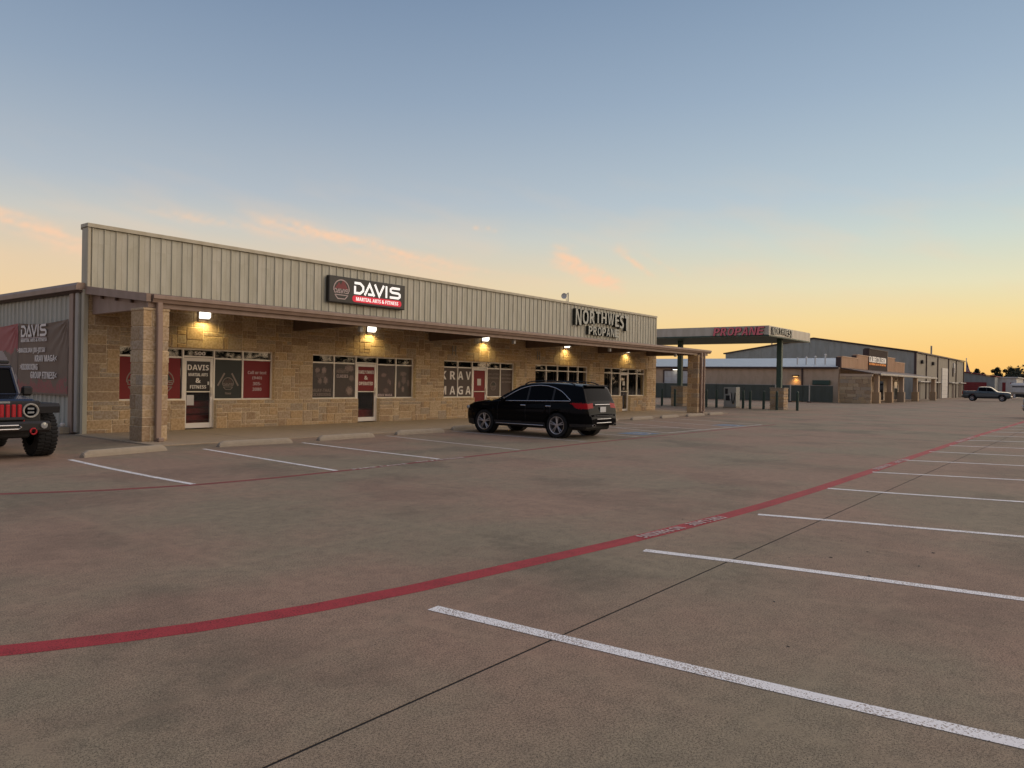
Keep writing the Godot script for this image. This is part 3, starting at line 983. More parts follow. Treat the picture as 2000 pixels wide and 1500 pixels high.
func build_canopy(b: Node3D) -> void:
	var roof := MB.new()
	extx(roof, [Vector2(0.1, 3.72), Vector2(3.28, 3.36), Vector2(3.28, 3.46), Vector2(0.1, 3.84)], 8.52, 39.86)
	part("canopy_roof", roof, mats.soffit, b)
	var pur := MB.new()
	for z in [0.7, 1.5, 2.3]:
		var y: float = 3.72 - (z - 0.1) * 0.36 / 3.18
		pur.span(Vector3(8.6, y - 0.14, z - 0.03), Vector3(39.8, y - 0.012, z + 0.03))
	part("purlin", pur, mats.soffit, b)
	# gutter in lengths, stepped at the left end as its cap is
	for s in [[8.62, 17.5], [17.505, 28.5], [28.505, 39.95]]:
		var gut := MB.new()
		extx(gut, [Vector2(3.285, 3.29), Vector2(3.37, 3.29), Vector2(3.40, 3.36), Vector2(3.44, 3.38), Vector2(3.44, 3.455), Vector2(3.42, 3.47), Vector2(3.285, 3.47)], s[0], s[1])
		part("gutter", gut, mats.brown_trim, b)
	var fas := MB.new()
	fas.span(Vector3(8.56, 3.17, 3.2), Vector3(39.8, 3.345, 3.27), 0.006)
	part("eave_beam", fas, mats.brown_trim, b)
	for x in [8.5, 39.87]:
		var rk := MB.new()
		rk.prism(PackedVector2Array([Vector2(0.08, 3.66), Vector2(3.36, 3.30), Vector2(3.36, 3.48), Vector2(0.08, 3.86)]), Transform3D(Basis(Vector3(0, 0, 1), Vector3(0, 1, 0), Vector3(-1, 0, 0)), Vector3(x + 0.09, 0, 0)), 0.11)
		part("rake_trim", rk, mats.brown_trim, b)
	for x in [8.76, 14.95, 21.2, 27.4, 33.55, 38.75]:
		var bm := MB.new()
		var low: float = 3.14 if x < 9.0 or x > 38.0 else 3.1
		bm.prism(PackedVector2Array([Vector2(0.06, low), Vector2(2.6, 3.16), Vector2(3.18, 3.2), Vector2(3.18, 3.355), Vector2(0.06, 3.705)]), Transform3D(Basis(Vector3(0, 0, 1), Vector3(0, 1, 0), Vector3(-1, 0, 0)), Vector3(x + 0.09, 0, 0)), 0.18)
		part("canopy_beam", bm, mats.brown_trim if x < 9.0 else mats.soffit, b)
	# small pale boxes hung behind the gutter
	for x in [15.1, 22.6, 29.6, 36.2]:
		var br := MB.new()
		br.span(Vector3(x - 0.06, 3.0, 3.02), Vector3(x + 0.06, 3.17, 3.14), 0.012)
		br.span(Vector3(x - 0.02, 3.165, 3.06), Vector3(x + 0.02, 3.3, 3.10))
		part("sensor_box", br, mats.grey_pipe, b)
	# stone columns at both ends
	for side in 2:
		var cl := node("column", b)
		var x0: float = [8.46, 38.42][side]
		var z0: float = [2.68, 2.74][side]
		var core := MB.new()
		core.span(Vector3(x0 + 0.008, 0.03, z0 + 0.008), Vector3(x0 + 0.592, 3.13, z0 + 0.592))
		part("column_core", core, mats.mortar, cl)
		var y := 0.03
		var turn := 0
		while y < 3.06:
			var h := minf(rng.randf_range(0.17, 0.36), 3.1 - y)
			if 3.1 - y - h < 0.12: h = 3.1 - y
			var f := rng.randf_range(0.32, 0.68)
			for e in 2:
				var mb := MB.new()
				var j := rng.randf_range(0.0, 0.012)
				var lo := Vector3(x0 - j, y + 0.010, z0 - j)
				var hi := Vector3(x0 + 0.6 + j, y + h - 0.010, z0 + 0.6 + j)
				if turn % 2 == 0:
					if e == 0: hi.x = x0 + 0.6 * f - 0.010
					else: lo.x = x0 + 0.6 * f + 0.010
				else:
					if e == 0: hi.z = z0 + 0.6 * f - 0.010
					else: lo.z = z0 + 0.6 * f + 0.010
				mb.span(lo, hi, 0.009)
				part("stone", mb, mats["stone%d" % (rng.randi() % 7)], cl)
			y += h
			turn += 1
		var cp := MB.new()
		cp.span(Vector3(x0 - 0.02, 3.1, z0 - 0.02), Vector3(x0 + 0.62, 3.16, z0 + 0.62), 0.01)
		part("column_cap", cp, mats.stone2, cl)
		# downspout in front of the column
		var xd: float = x0 + [0.27, 0.2][side]
		var ds := MB.new()
		var sq := func(a: Vector3, c: Vector3) -> void: ds.span(a, c, 0.015)
		sq.call(Vector3(xd, 0.1, z0 + 0.635), Vector3(xd + 0.13, 3.02, z0 + 0.735))
		sq.call(Vector3(xd, 3.0, z0 + 0.60), Vector3(xd + 0.13, 3.3, z0 + 0.72))
		sq.call(Vector3(xd, 0.03, z0 + 0.64), Vector3(xd + 0.13, 0.12, z0 + 0.86))
		if side == 1: sq.call(Vector3(xd + 0.35, 0.1, z0 + 0.635), Vector3(xd + 0.46, 3.3, z0 + 0.735))
		part("downspout", ds, mats.brown_trim, cl)

func film_panel(parent: Node, called: String, x0: float, x1: float, y0: float, y1: float, mat: Material, z := -0.168) -> MeshInstance3D:
	var mb := MB.new()
	mb.span(Vector3(x0, y0, z - 0.002), Vector3(x1, y1, z))
	return part(called, mb, mat, parent)

func poster_tex(sd: int, base: Vector3, pale: Vector3, blobs: Array) -> ImageTexture:  # a dark printed picture with pale soft figures, too small to make out
	var w := 96
	var h := 160
	var nz := FastNoiseLite.new()
	nz.seed = sd
	nz.frequency = 0.06
	var d := PackedByteArray()
	d.resize(w * h * 3)
	for y in h:
		for x in w:
			var t := 0.12 * nz.get_noise_2d(x, y)
			for q in blobs:
				var dx: float = (x / float(w) - q[0]) / q[2]
				var dy: float = (y / float(h) - q[1]) / q[3]
				var r := sqrt(dx * dx + dy * dy) + 0.5 * nz.get_noise_2d(x * 2.5, y * 2.5 + sd)
				t += smoothstep(1.0, 0.55, r) * q[4]
			var c := base.lerp(pale, clampf(t, 0, 1))
			var k := (y * w + x) * 3
			d[k] = int(clampf(c.x, 0, 255)); d[k + 1] = int(clampf(c.y, 0, 255)); d[k + 2] = int(clampf(c.z, 0, 255))
	return tex(w, h, d)

func poster(parent: Node, x0: float, x1: float, y0: float, y1: float, t: Texture2D, called: String) -> void:
	var m := StandardMaterial3D.new()
	m.albedo_texture = t
	m.roughness = 0.4
	m.resource_name = called
	var mb := MB.new()
	mb.quad(Vector3(x0, y0, -0.168), Vector3(x1, y0, -0.168), Vector3(x1, y1, -0.168), Vector3(x0, y1, -0.168))
	for q in mb.v: mb.u.append(Vector2((q.x - x0) / (x1 - x0), 1.0 - (q.y - y0) / (y1 - y0)))
	part("poster", mb, m, parent)

func badge(parent: Node, c: Vector3, r: float, line_mat: Material, fill: Material, b := Basis.IDENTITY) -> void:  # round club badge: ring, twin peaks, name across
	var t := Transform3D(b, c)
	var ring := MB.new()
	var up := []
	for i in 19:
		var a := deg_to_rad(-8.0 + 196.0 * i / 18)
		up.append(Vector2(cos(a), sin(a)) * r * 0.92)
	ring.strip(up, r * 0.09, t, 0.004)
	ring.strip([Vector2(-0.78, -0.5) * r, Vector2(-0.42, -0.86) * r, Vector2(0.42, -0.86) * r, Vector2(0.78, -0.5) * r], r * 0.09, t, 0.004)
	part("badge_ring", ring, line_mat, parent)
	var mt := MB.new()
	mt.prism(PackedVector2Array([Vector2(-0.78, 0.08) * r, Vector2(-0.3, 0.72) * r, Vector2(-0.1, 0.45) * r, Vector2(0.22, 1.02) * r, Vector2(0.78, 0.08) * r]), t, 0.003)
	part("badge_peaks", mt, fill, parent)
	davis(parent, t.translated_local(Vector3(-0.86 * r, -0.34 * r, 0.002)), Vector2(1.72 * r, 0.42 * r), line_mat, 0.004)
	var ln := MB.new()
	ln.strip([Vector2(-0.8, -0.5) * r, Vector2(0.8, -0.5) * r], r * 0.08, t, 0.004)
	part("badge_line", ln, line_mat, parent)

func davis(parent: Node, t: Transform3D, size: Vector2, mat: Material, d: float) -> void:  # the name in wide cut letters, origin at its lower left
	var w := size.x / 4.55
	var h := size.y
	var k := 0.2
	var letters := [
		[0.0, [[[0.1, 0.66], [0.1, 0.1], [0.58, 0.1], [0.86, 0.34], [0.86, 0.66], [0.58, 0.9], [0.04, 0.9]]]],
		[0.98, [[[0.02, 0.0], [0.48, 0.92], [0.94, 0.0]], [[0.34, 0.1], [0.78, 0.1]]]],
		[1.92, [[[0.04, 1.0], [0.48, 0.08], [0.92, 1.0]]]],
		[3.0, [[[0.1, 1.0], [0.1, 0.0]]]],
		[3.4, [[[1.06, 0.9], [0.28, 0.9], [0.12, 0.78], [0.12, 0.62], [0.28, 0.52], [0.9, 0.5], [1.06, 0.4], [1.06, 0.22], [0.9, 0.1], [0.04, 0.1]]]]]
	for L in letters:
		var mb := MB.new()
		for path in L[1]:
			var pts := []
			for p in path: pts.append(Vector2((L[0] + p[0]) * w, p[1] * h))
			mb.strip(pts, k * h, t, d)
		part("letter", mb, mat, parent)

func build_storefront(b: Node3D, k: int) -> void:
	var o: Array = openings[k]
	var has_door := k != 3
	var z0 := -0.23
	var z1 := -0.13
	var w := node("shop_window", b)
	var fr := MB.new()
	var rail := func(a: Vector3, c: Vector3) -> void: fr.span(a, c, 0.006)
	rail.call(Vector3(o[0], HEAD - 0.05, z0), Vector3(o[5], HEAD, z1))
	for i in 6:
		var t := 0.05
		var x: float = clampf(o[i] - t * 0.5, o[0], o[5] - t)
		if has_door and (i == 2 or i == 3):
			rail.call(Vector3(x, 0.035, z0 + 0.004), Vector3(x + t, HEAD - 0.051, z1 - 0.004))
		else:
			rail.call(Vector3(x, SILL, z0 + 0.004), Vector3(x + t, HEAD - 0.051, z1 - 0.004))
	for i in 5:
		var xa: float = o[i] + (0.051 if i == 0 else 0.026)
		var xb: float = o[i + 1] - (0.051 if i == 4 else 0.026)
		if has_door and i == 2:
			rail.call(Vector3(xa, 2.12, z0 + 0.008), Vector3(xb, 2.17, z1 - 0.008))
			continue
		rail.call(Vector3(xa, 2.085, z0 + 0.008), Vector3(xb, 2.135, z1 - 0.008))
		rail.call(Vector3(xa, SILL, z0 + 0.008), Vector3(xb, SILL + 0.045, z1 - 0.002))
	part("frame", fr, mats.alu, w)
	for i in 5:
		var xa: float = o[i] + 0.027
		var xb: float = o[i + 1] - 0.027
		var tr := MB.new()
		tr.span(Vector3(xa, 2.17 if has_door and i == 2 else 2.136, -0.183), Vector3(xb, HEAD - 0.052, -0.177))
		part("pane", tr, mats.glass, w)
		if has_door and i == 2: continue
		var gl := MB.new()
		gl.span(Vector3(xa, SILL + 0.046, -0.183), Vector3(xb, 2.084, -0.177))
		part("pane", gl, mats.glass, w)
	var y0 := SILL + 0.05
	var y1 := 2.08
	var cxs := []
	for i in 5: cxs.append((o[i] + o[i + 1]) * 0.5)
	var zt := -0.163
	if k == 0:
		for i in [0, 1]:
			film_panel(w, "film", o[i] + 0.03, o[i + 1] - 0.03 - 0.04 * i, y0, y1, mats.film_red)
			badge(w, Vector3(cxs[i] + (0.12 if i == 0 else -0.1), 1.42, -0.167), 0.33, mats.grey_print, mats.film_dark)
		film_panel(w, "film", o[3] + 0.03, o[4] - 0.03, y0, y1, mats.film_dark)
		badge(w, Vector3(cxs[3], 1.36, -0.167), 0.2, mats.grey_print, mats.film_brown)
		var tl := MB.new()
		for s in [-1, 1]:
			tl.strip([Vector2(cxs[3] + s * 0.34, 1.3), Vector2(cxs[3] + s * 0.12, 1.68)], 0.05, Transform3D(Basis.IDENTITY, Vector3(0, 0, -0.167)), 0.003)
		part("lettering", tl, mats.grey_print, w)
		text(w, "lettering", "fitness", mats.grey_print, Vector3(cxs[3], 1.07, zt), Vector2(0.2, 0.07), 0.004)
		film_panel(w, "film", o[4] + 0.03, o[5] - 0.06, y0, y1, mats.film_red)
		var rows := ["Call or text", "(940)", "305-", "3080"]
		for i in 4:
			text(w, "lettering", rows[i], mats.logo_line, Vector3(cxs[4], 1.72 - i * 0.175, zt), Vector2([0.66, 0.34, 0.30, 0.32][i], 0.1), 0.004)
		text(w, "lettering", "500", mats.white_print, Vector3(cxs[2] + 0.04, 2.245, zt), Vector2(0.34, 0.105), 0.004)
	elif k == 1:
		poster(w, o[0] + 0.05, o[1] - 0.05, y0, y1, poster_tex(1, Vector3(58, 46, 40), Vector3(170, 146, 136), [[0.3, 0.2, 0.13, 0.1, 0.7], [0.6, 0.2, 0.13, 0.12, 0.8], [0.42, 0.52, 0.12, 0.11, 0.6], [0.68, 0.5, 0.13, 0.13, 0.7], [0.45, 0.36, 0.3, 0.1, 0.3]]), "poster_a")
		text(w, "lettering", "MUAY-THAI", mats.grey_print, Vector3(cxs[0], 1.16, zt), Vector2(0.78, 0.11), 0.004)
		text(w, "lettering", "KICKBOXING", mats.grey_print, Vector3(cxs[0], 1.02, zt), Vector2(0.78, 0.10), 0.004)
		poster(w, o[1] + 0.05, o[2] - 0.05, y0, y1, poster_tex(2, Vector3(64, 50, 42), Vector3(176, 150, 138), [[0.75, 0.12, 0.3, 0.12, 0.7], [0.85, 0.42, 0.16, 0.12, 0.5], [0.75, 0.8, 0.2, 0.16, 0.65], [0.3, 0.2, 0.3, 0.1, 0.3]]), "poster_b")
		text(w, "lettering", "CLASSES", mats.logo_line, Vector3(cxs[1] - 0.1, 1.66, zt), Vector2(0.5, 0.11), 0.004)
		text(w, "lettering", "FITNESS", mats.grey_print, Vector3(cxs[1] - 0.1, 1.82, zt), Vector2(0.5, 0.10), 0.004)
		poster(w, o[3] + 0.05, o[4] - 0.05, y0, y1, poster_tex(3, Vector3(66, 48, 42), Vector3(150, 122, 112), [[0.35, 0.3, 0.2, 0.08, 0.7], [0.65, 0.5, 0.1, 0.1, 0.5], [0.5, 0.8, 0.2, 0.1, 0.5], [0.75, 0.55, 0.06, 0.1, 0.7]]), "poster_c")
		text(w, "lettering", "KRAV MAGA", mats.logo_line, Vector3(cxs[3] - 0.04, 0.99, zt), Vector2(0.7, 0.09), 0.004)
		poster(w, o[4] + 0.05, o[5] - 0.08, y0, y1, poster_tex(4, Vector3(62, 50, 42), Vector3(158, 130, 116), [[0.45, 0.25, 0.25, 0.09, 0.6], [0.5, 0.45, 0.18, 0.16, 0.5], [0.45, 0.75, 0.1, 0.12, 0.8], [0.2, 0.6, 0.1, 0.14, 0.5], [0.8, 0.55, 0.12, 0.14, 0.5]]), "poster_d")
	elif k == 2:
		for i in [0, 1]: film_panel(w, "film", o[i] + 0.03, o[i + 1] - 0.04, y0, y1, mats.film_brown)
		var big := [["K", "R", "A", "V"], ["M", "A", "G", "A"]]
		for r in 2:
			for c in 4:
				var cx: float = [o[0] + 0.17, o[0] + 0.70, o[1] + 0.2, o[1] + 0.68][c]
				text(w, "lettering", big[r][c], mats.white_print, Vector3(cx, [1.78, 1.17][r], zt), Vector2(0.32, 0.34), 0.004)
		film_panel(w, "film", o[3] + 0.03, o[4] - 0.03, y0, y1, mats.film_brown)
		film_panel(w, "film", o[4] + 0.03, o[5] - 0.07, y0, y1, mats.film_brown)
		text(w, "lettering", "JIU-JITSU", mats.grey_print, Vector3(cxs[3], 1.86, zt), Vector2(0.7, 0.09), 0.004)
		text(w, "lettering", "KICKBOXING", mats.grey_print, Vector3(cxs[3], 1.7, zt), Vector2(0.7, 0.08), 0.004)
		badge(w, Vector3(cxs[3], 1.36, -0.167), 0.2, mats.grey_print, mats.film_dark)
		text(w, "lettering", "FITNESS", mats.grey_print, Vector3(cxs[4], 1.86, zt), Vector2(0.7, 0.08), 0.004)
		text(w, "lettering", "KRAV MAGA", mats.grey_print, Vector3(cxs[4], 1.7, zt), Vector2(0.7, 0.08), 0.004)
		text(w, "lettering", "SELF DEFENSE", mats.grey_print, Vector3(cxs[4], 1.54, zt), Vector2(0.7, 0.08), 0.004)
		var os := MB.new()  # small orange lamp sign in the first upper pane
		os.span(Vector3(o[0] + 0.06, 2.19, -0.29), Vector3(o[0] + 0.26, 2.31, -0.26), 0.02)
		part("lit_sign", os, mats.sign_orange, w)
	else:
		# pale vertical blinds, mostly drawn back
		for i in 5:
			if has_door and i == 2: continue
			for q in 3:
				var bl := MB.new()
				var xb2: float = o[i] + 0.12 + q * 0.2 + rng.randf() * 0.12
				bl.box(Vector3(xb2, 1.5, -0.5), Vector3(0.09, 1.2, 0.006), 0.0, Basis(Vector3.UP, rng.randf_range(0.2, 1.2)))
				part("blind", bl, mats.grey_print, w)
	if has_door: build_door(b, k, o[2] + 0.03, o[3] - 0.03)

func build_door(b: Node3D, k: int, x0: float, x1: float) -> void:
	var d := node("shop_door", b)
	var fr := MB.new()
	var z0 := -0.215
	var z1 := -0.15
	var top := 2.112
	var stile := 0.085
	if k == 4: stile = 0.06
	for q in [[x0, x0 + stile], [x1 - stile, x1]]: fr.span(Vector3(q[0], 0.05, z0), Vector3(q[1], top, z1), 0.006)
	fr.span(Vector3(x0 + stile, top - 0.1, z0 + 0.003), Vector3(x1 - stile, top, z1 - 0.003), 0.006)
	fr.span(Vector3(x0 + stile, 0.05, z0 + 0.003), Vector3(x1 - stile, 0.2 if k != 4 else 0.16, z1 - 0.003), 0.006)
	part("frame", fr, mats.door_white, d)
	var gl := MB.new()
	gl.span(Vector3(x0 + stile, 0.2, -0.186), Vector3(x1 - stile, top - 0.1, -0.18))
	part("pane", gl, mats.glass, d)
	var bar := MB.new()
	bar.span(Vector3(x0 + stile - 0.01, 1.10, z1 + 0.002), Vector3(x1 - stile + 0.01, 1.135, z1 + 0.04), 0.008)
	part("push_bar", bar, mats.alu, d)
	var hd := MB.new()
	hd.span(Vector3(x1 - 0.07, 0.98, z1 + 0.002), Vector3(x1 - 0.035, 1.26, z1 + 0.05), 0.01)
	part("handle", hd, mats.alu, d)
	var xa := x0 + stile + 0.004
	var xb := x1 - stile - 0.004
	var cx := (x0 + x1) * 0.5
	var zt := -0.172
	if k == 0:
		film_panel(d, "film", xa, xb, 1.145, top - 0.11, mats.film_door, -0.176)
		for r in [["DAVIS", 1.83, 0.66, 0.16], ["MARTIAL ARTS", 1.62, 0.6, 0.09], ["&", 1.45, 0.16, 0.14], ["FITNESS", 1.26, 0.5, 0.1]]:
			text(d, "lettering", r[0], mats.white_print, Vector3(cx, r[1], zt), Vector2(r[2], r[3]), 0.004)
		film_panel(d, "notice", xa + 0.02, xa + 0.24, 0.72, 1.02, mats.paper, -0.174)
		film_panel(d, "notice", xb - 0.07, xb - 0.02, 1.32, 1.42, mats.paper, -0.172)
	elif k == 1:
		film_panel(d, "film", xa, xb, 1.145, top - 0.11, mats.film_red, -0.176)
		for r in [["FAMILY OWNED", 1.82, 0.72, 0.12], ["&", 1.62, 0.16, 0.14], ["OPERATED", 1.41, 0.66, 0.12]]:
			text(d, "lettering", r[0], mats.white_print, Vector3(cx, r[1], zt), Vector2(r[2], r[3]), 0.004)
	elif k == 2:
		film_panel(d, "film", xa, xb, 0.21, 1.095, mats.film_red, -0.176)
		film_panel(d, "film", xa, xb, 1.145, top - 0.11, mats.film_red, -0.176)
		film_panel(d, "notice", cx - 0.12, cx + 0.12, 1.38, 1.66, mats.paper, -0.172)
	else:
		film_panel(d, "notice", cx - 0.12, cx + 0.12, 1.45, 1.68, mats.paper, -0.172)
		film_panel(d, "notice", cx - 0.1, cx + 0.1, 1.2, 1.34, mats.grey_print, -0.172)

# ------------------------------------------------------------------ signs, banners, lamps
func build_signs() -> void:
	var s := thing("box_sign", "black box sign with lit white lettering over a red bar", "sign", Vector3(16.1, 4.16, 0.1))
	var bx := MB.new()
	bx.span(Vector3(0, 0, 0), Vector3(3.5, 0.9, 0.15), 0.015)
	part("cabinet", bx, mats.black, s)
	var fc := MB.new()
	fc.span(Vector3(0.03, 0.03, 0.145), Vector3(3.47, 0.87, 0.156), 0.004)
	part("face", fc, mats.sign_black, s)
	davis(s, Transform3D(Basis.IDENTITY, Vector3(1.07, 0.36, 0.157)), Vector2(2.2, 0.43), mats.sign_white, 0.004)
	var pill := MB.new()
	var pp := PackedVector2Array()
	for i in 9: pp.append(Vector2(3.2, 0.2) + Vector2(cos(-PI / 2 + PI * i / 8), sin(-PI / 2 + PI * i / 8)) * 0.115)
	for i in 9: pp.append(Vector2(1.12, 0.2) + Vector2(cos(PI / 2 + PI * i / 8), sin(PI / 2 + PI * i / 8)) * 0.115)
	pill.prism(pp, Transform3D(Basis.IDENTITY, Vector3(0, 0, 0.157)), 0.003)
	part("red_bar", pill, mats.sign_red, s)
	text(s, "lettering", "MARTIAL ARTS & FITNESS", mats.sign_white, Vector3(2.16, 0.2, 0.163), Vector2(1.98, 0.125), 0.004)
	badge(s, Vector3(0.53, 0.45, 0.157), 0.36, mats.logo_line, mats.logo_red)
	# channel letters of the propane office, tops level and feet on an arch
	var p := thing("channel_letter_sign", "raised grey letters reading NORTHWEST PROPANE on the ribbed parapet", "sign", Vector3(31.0, 3.95, 0.09))
	var word := "NORTHWEST"
	var x := 0.0
	for i in word.length():
		var w: float = {"N": 0.62, "O": 0.66, "R": 0.58, "T": 0.52, "H": 0.62, "W": 0.78, "E": 0.48, "S": 0.52}[word[i]]
		var t := absf(i - 4.0) / 4.0
		var h := 0.58 + 0.24 * pow(t, 1.6)
		channel(p, word[i], Vector3(x + w * 0.5, 1.27 - h * 0.5, 0), Vector2(w * 0.86, h), 0.16, mats.letter_face, mats.letter_side)
		x += w
	word = "PROPANE"
	x = 1.25
	for i in word.length():
		channel(p, word[i], Vector3(x + 0.21, 0.27, 0), Vector2(0.38, 0.44), 0.14, mats.letter_face, mats.letter_side)
		x += 0.43

func channel(parent: Node, ch: String, c: Vector3, size: Vector2, depth: float, face: Material, side: Material, b := Basis.IDENTITY) -> void:
	var l := node("channel_letter", parent)
	text(l, "letter_box", ch, side, c + b * Vector3(0, 0, depth * 0.5), size, depth, b)
	text(l, "letter_face", ch, face, c + b * Vector3(0, 0, depth + 0.004), size * Vector2(0.93, 0.97), 0.006, b)

func cloth(parent: Node, z0: float, z1: float, y0: float, y1: float, sd: int, paint: Callable) -> void:  # a banner on the left end wall, pulled into folds from its corners
	var nz := FastNoiseLite.new()
	nz.seed = sd
	nz.frequency = 0.9
	var mb := MB.new()
	mb.use_col = true
	var nu := 70
	var nv := 40
	var P := func(i: int, j: int) -> Vector3:
		var a := i / float(nu)
		var c := j / float(nv)
		var sag := 0.07 * sin(a * PI) * c * c
		var f := 0.0
		for q in [[0.0, 1.0, 1.0], [1.0, 1.0, 1.0]]:
			var d := Vector2((a - q[0]) * (z1 - z0), (c - q[1]) * (y1 - y0))
			f += q[2] * 0.020 * sin(atan2(d.y, d.x) * 17.0 + nz.get_noise_2d(a * 3.0, c * 3.0) * 2.0) * exp(-d.length() * 1.25) * minf(1.0, d.length() * 3.0)
		f += 0.006 * nz.get_noise_2d(a * 4.0 + 9.0, c * 2.0)
		return Vector3(-0.05 - f, y0 + (y1 - y0) * c - sag, z0 + (z1 - z0) * a)
	for i in nu:
		for j in nv:
			mb.cc = paint.call((i + 0.5) / nu, (j + 0.5) / nv, nz)
			mb.quad(P.call(i, j), P.call(i + 1, j), P.call(i + 1, j + 1), P.call(i, j + 1))
	part("cloth", mb, mats.print, parent)

func build_banners() -> void:
	var turn := Basis(Vector3.UP, -PI / 2)
	var a := thing("wall_banner", "brown vinyl banner listing martial arts classes on the side wall", "banner", Vector3(8.50, 0, 0))
	var brown := Color(0.20, 0.145, 0.10)
	cloth(a, -4.36, -0.86, 0.99, 3.04, 4, func(u: float, v: float, nz: FastNoiseLite) -> Color:
		var c := brown
		var e := 0.17 + 0.16 * nz.get_noise_2d(u * 9.0, v * 5.0)
		if v < e and v > 0.02: c = c.lerp(Color(0.36, 0.10, 0.09), clampf(0.75 + 0.9 * nz.get_noise_2d(u * 30.0, v * 22.0), 0, 1))
		return c)
	davis(a, Transform3D(turn, Vector3(-0.085, 2.62, -4.05)), Vector2(1.85, 0.34), mats.white_print, 0.006)
	var rows := [["MARTIAL ARTS & FITNESS", -3.12, 2.52, 1.86, 0.09], [">BRAZILIAN JIU-JITSU", -3.3, 2.22, 2.0, 0.17], ["KRAV MAGA<", -2.25, 2.0, 1.5, 0.18], [">KICKBOXING", -3.45, 1.76, 1.3, 0.17], ["GROUP FITNESS<", -2.4, 1.53, 1.8, 0.19]]
	for r in rows:
		text(a, "lettering", r[0], mats.white_print, Vector3(-0.085, r[2], r[1]), Vector2(r[3], r[4]), 0.006, turn)
	var ln := MB.new()
	ln.span(Vector3(-0.088, 2.575, -4.05), Vector3(-0.082, 2.595, -2.2))
	part("rule", ln, mats.logo_line, a)
	var c2 := thing("wall_banner", "red and grey vinyl banner cut off by the left edge of the picture", "banner", Vector3(8.50, 0, 0))
	cloth(c2, -8.2, -4.40, 0.99, 3.04, 8, func(u: float, v: float, nz: FastNoiseLite) -> Color:
		var c := Color(0.21, 0.155, 0.115)
		if v > 0.62 + 0.1 * nz.get_noise_2d(u * 8.0, 1.0): c = Color(0.42, 0.12, 0.11)
		elif u + v * 0.8 > 0.75 and u + v * 0.8 < 1.18: c = Color(0.44, 0.37, 0.33)
		return c)

func build_wall_lamps() -> void:
	var xs := [11.74, 18.1, 24.38, 30.5, 36.4]
	var says := ["lit wall lamp above the shop door numbered 500", "lit wall lamp above the red family owned door", "lit wall lamp above the plain red door", "lit wall lamp behind the parked suv's roof", "lit wall lamp above the propane office door"]
	for i in 5:
		var l := thing("wall_lamp", says[i], "lamp", Vector3(xs[i], 3.2, 0.05), 0.0, "wall lamps under the canopy")
		var hs := MB.new()
		extx(hs, [Vector2(0.0, -0.03), Vector2(0.02, -0.03), Vector2(0.03, 0.25), Vector2(0.17, 0.27), Vector2(0.2, 0.285), Vector2(0.2, 0.3), Vector2(0.0, 0.3)], -0.15, 0.15)
		part("housing", hs, mats.dark_trim, l)
		var ln := MB.new()
		extx(ln, [Vector2(0.035, 0.06), Vector2(0.13, 0.06), Vector2(0.19, 0.12), Vector2(0.19, 0.22), Vector2(0.165, 0.262), Vector2(0.04, 0.245)], -0.135, 0.135)
		part("lens", ln, mats.lamp, l)
		var sp := SpotLight3D.new()
		sp.name = "lamp_light"
		sp.light_color = C(255, 226, 150)
		sp.light_energy = 1.15
		sp.spot_angle = 76.0
		sp.spot_angle_attenuation = 0.6
		sp.spot_range = 12.0
		sp.spot_attenuation = 2.0
		sp.light_size = 0.12
		sp.shadow_enabled = true
		l.add_child(sp)
		sp.position = Vector3(0, 0.03, 0.16)
		sp.rotation_degrees.x = -84.0

func build_small_things() -> void:
	var u := thing("pipe_manifold", "small pale utility block with dark pipe stubs beside the side wall", "pipes", Vector3(8.2, 0, -0.9))
	var bl := MB.new()
	bl.span(Vector3(-0.05, 0.001, -0.42), Vector3(0.2, 0.19, 0.36), 0.015)
	part("block", bl, mats.stop_concrete, u)
	for q in [[-0.55, 0.36], [-0.2, 0.3], [0.12, 0.24]]:
		var pp := MB.new()
		pp.tube([Vector3(-0.1, 0.02, q[0]), Vector3(-0.1, q[1], q[0])], 0.03, 8)
		part("pipe_stub", pp, mats.green_dark, u)
	var cr := MB.new()
	cr.tube([Vector3(-0.1, 0.2, -0.55), Vector3(-0.1, 0.2, 0.12)], 0.025, 8)
	cr.tube([Vector3(-0.1, 0.05, -0.55), Vector3(-0.1, 0.05, 0.12)], 0.02, 8)
	part("cross_pipe", cr, mats.green_dark, u)
	var vl := MB.new()
	vl.lathe([Vector2(0.001, 0.0), Vector2(0.06, 0.01), Vector2(0.07, 0.06), Vector2(0.04, 0.1), Vector2(0.001, 0.1)], Transform3D(Basis(Vector3(0, 0, 1), Vector3(1, 0, 0), Vector3(0, 1, 0)), Vector3(0.08, 0.19, 0.2)), 12)
	part("valve", vl, mats.paper, u)
	var an := thing("roof_antenna", "thin antenna with a small dish standing on the shop roof", "antenna", Vector3(32.2, 3.85, -1.0))
	var ps := MB.new()
	ps.tube([Vector3(0, 0, 0), Vector3(0, 2.32, 0)], 0.03, 6)
	part("mast", ps, mats.grey_pipe, an)
	var ar := MB.new()
	ar.tube([Vector3(0, 2.3, 0), Vector3(-0.42, 2.1, 0.05)], 0.025, 6)
	ar.tube([Vector3(-0.06, 1.6, 0.0), Vector3(-0.3, 2.12, 0.05)], 0.014, 6)
	part("arm", ar, mats.grey_pipe, an)
	var ds := MB.new()
	ds.lathe([Vector2(0.001, 0.02), Vector2(0.08, 0.03), Vector2(0.15, 0.06), Vector2(0.15, 0.05), Vector2(0.08, 0.0), Vector2(0.001, -0.01)], Transform3D(Basis(Vector3(0, 1, 0), -1.2), Vector3(-0.42, 2.1, 0.05)), 14)
	part("dish", ds, mats.white_metal, an)

